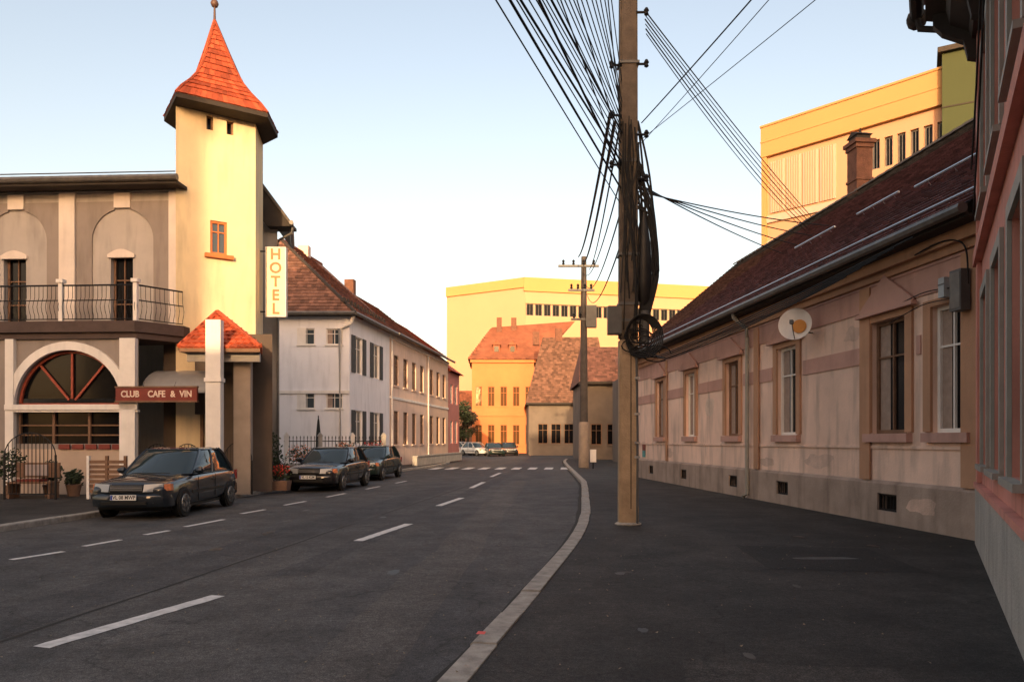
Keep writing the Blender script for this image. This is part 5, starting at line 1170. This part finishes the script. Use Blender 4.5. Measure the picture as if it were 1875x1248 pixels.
# terrace furniture and plants at the left edge
Bn = thing('terrace_bench', 'red cushioned wooden bench at the left edge of the terrace', 'bench', (X(60,19.8), 19.8, 0), R(-2))
MB().box(-.6,.6,-.2,.22,.40,.45).build('seat', wood, Bn); MB().box(-.6,.6,.2,.25,.55,.95).build('backrest', wood, Bn)
for x in (-.55,.55): MB().box(x-.03,x+.03,-.18,.22,0,.399).build('leg', wood, Bn)
MB().box(-.3,.3,-.2,.19,.452,.52).build('cushion', signred, Bn); MB().box(-.3,.3,.13,.195,.6,.9).build('cushion', mat('cushion_pale', (.4,.33,.3), .9), Bn)
for k, (px, Y, h, r_) in enumerate(((22, 20.2, 1.35, .38), (93, 20.4, 1.0, .28), (135, 20.6, .75, .22))):
    t = thing('potted_shrub', ['tall dark shrub in a pot at the far left edge', 'middle sized potted shrub right of the bench', 'small potted shrub before the slatted screen'][k], 'shrub', (X(px,Y), Y, 0), 0, 'potted shrubs on the cafe terrace')
    MB().lathe([(.14,0),(.20,.3),(.22,.32),(.18,.33)], 12).build('pot', potm, t, True); MB().tube([(0,0,.3),(0,0,h*.7)], .02, 5).build('stem', leafd, t)
    foliage('leaves', t, leafm, [((0,0,h*.65),(r_,r_,h*.35))], 520, .08, 31+k)
sh = thing('climbing_shrub', 'dark leafless shrub against the wing wall below the hotel sign', 'shrub', (X(496,25.2), 25.2, 0)); MB().tube([(0,0,0),(.05,0,.9),(0,0,1.5)], [.04,.03,.01], 6).build('stem', leafd, sh)
foliage('leaves', sh, leafm, [((0,0,1.1),(.4,.3,.8)), ((.15,0,.6),(.45,.3,.5))], 900, .09, 77)
# bollards along the left kerb
bo = None
for k in range(5):
    Y = 24.5+k*3.4; x = min(lk, key=lambda p: abs(p.y-Y)).x-.45
    t = thing('bollard', ['nearest', 'second', 'third', 'fourth', 'farthest'][k]+' dark iron bollard along the left kerb', 'bollard', (x, Y, 0), 0, 'bollards along the left kerb')
    place('post', shared('bo', lambda: MB().lathe([(.07,0),(.07,.08),(.045,.1),(.045,.75),(.06,.78),(.06,.83),(.02,.9)], 10).mesh('post', ironm, True)), t)
# low hedge strip before the terrace houses
hd = cW+dW*8+Vector((1.2,0,0)); H_ = thing('low_wall', 'low dark wall in front of the peach terrace houses', 'wall', (hd.x, hd.y, 0), angW)
MB().box(0, 14, -.15, .15, 0, .55).box(0, 14, -.19, .19, .55, .62).build('wall', greypl, H_)
# wall lamp / street lamp on the terrace row
# post beside pavement near farther pole
Sp = thing('litter_bin', 'small pale roadside post box at the foot of the farther pole', 'bin', (X(1086,41), 41, 0)); MB().box(-.16,.16,-.14,.14,.35,1.05).build('case', whitetrim, Sp); MB().tube([(0,0,0),(0,0,.35)], .04, 6).build('leg', ironm, Sp)

# ------------------------------------------------------------------ TOWN BEHIND THE PHOTOGRAPHER (casts the evening shade)
def back_house(label, x0, x1, y0, y1, h, m, rows):
    t = thing('town_house', label, 'building', (x0, y1, 0)); wd = x1-x0; n_ = int(wd/3)
    # facade faces +y
    MB().box(0, wd, y0-y1, 0, 0, h).build('wall', m, t)
    MB().box(-.3, wd+.3, y0-y1-.3, .3, h+.001, h+.3).build('roof', tiledark, t)
    b = MB(); 
    for k in range(n_):
        for r_ in range(rows): b.box(1+k*3, 2.2+k*3, .002, .05, 1.2+r_*3.2, 2.9+r_*3.2)
    b.build('windows', glassm, t)
def S(t0, s): return s-t0*math.tan(SUN_EL)
zA_, zB_, zC_, zD_ = 17.4, 7.6, 16.6, 16.6
def wx(w_, t): return w_*math.cos(SUN_AZ)+t*math.sin(SUN_AZ)
t_ = -24; back_house('tall tenement behind the photographer across the street', -46, wx(-11.28, t_), -36, t_, S(t_, zA_)-.3, greywall, 3)
t_ = -30; back_house('low shop row behind the photographer', wx(-11.2, t_), wx(-2.2, t_), -38, t_, S(t_, zB_)-.3 , beige, 1)
t_ = -36; back_house('high apartment block behind the photographer', wx(-2.3, t_), wx(11.1, t_), -48, t_, S(t_, zC_)-.3, greywall, 6)
t_ = -34; back_house('corner house behind the photographer to the right', wx(11.2, t_), 50, -46, t_, S(t_, zD_)-.3, beige, 3)
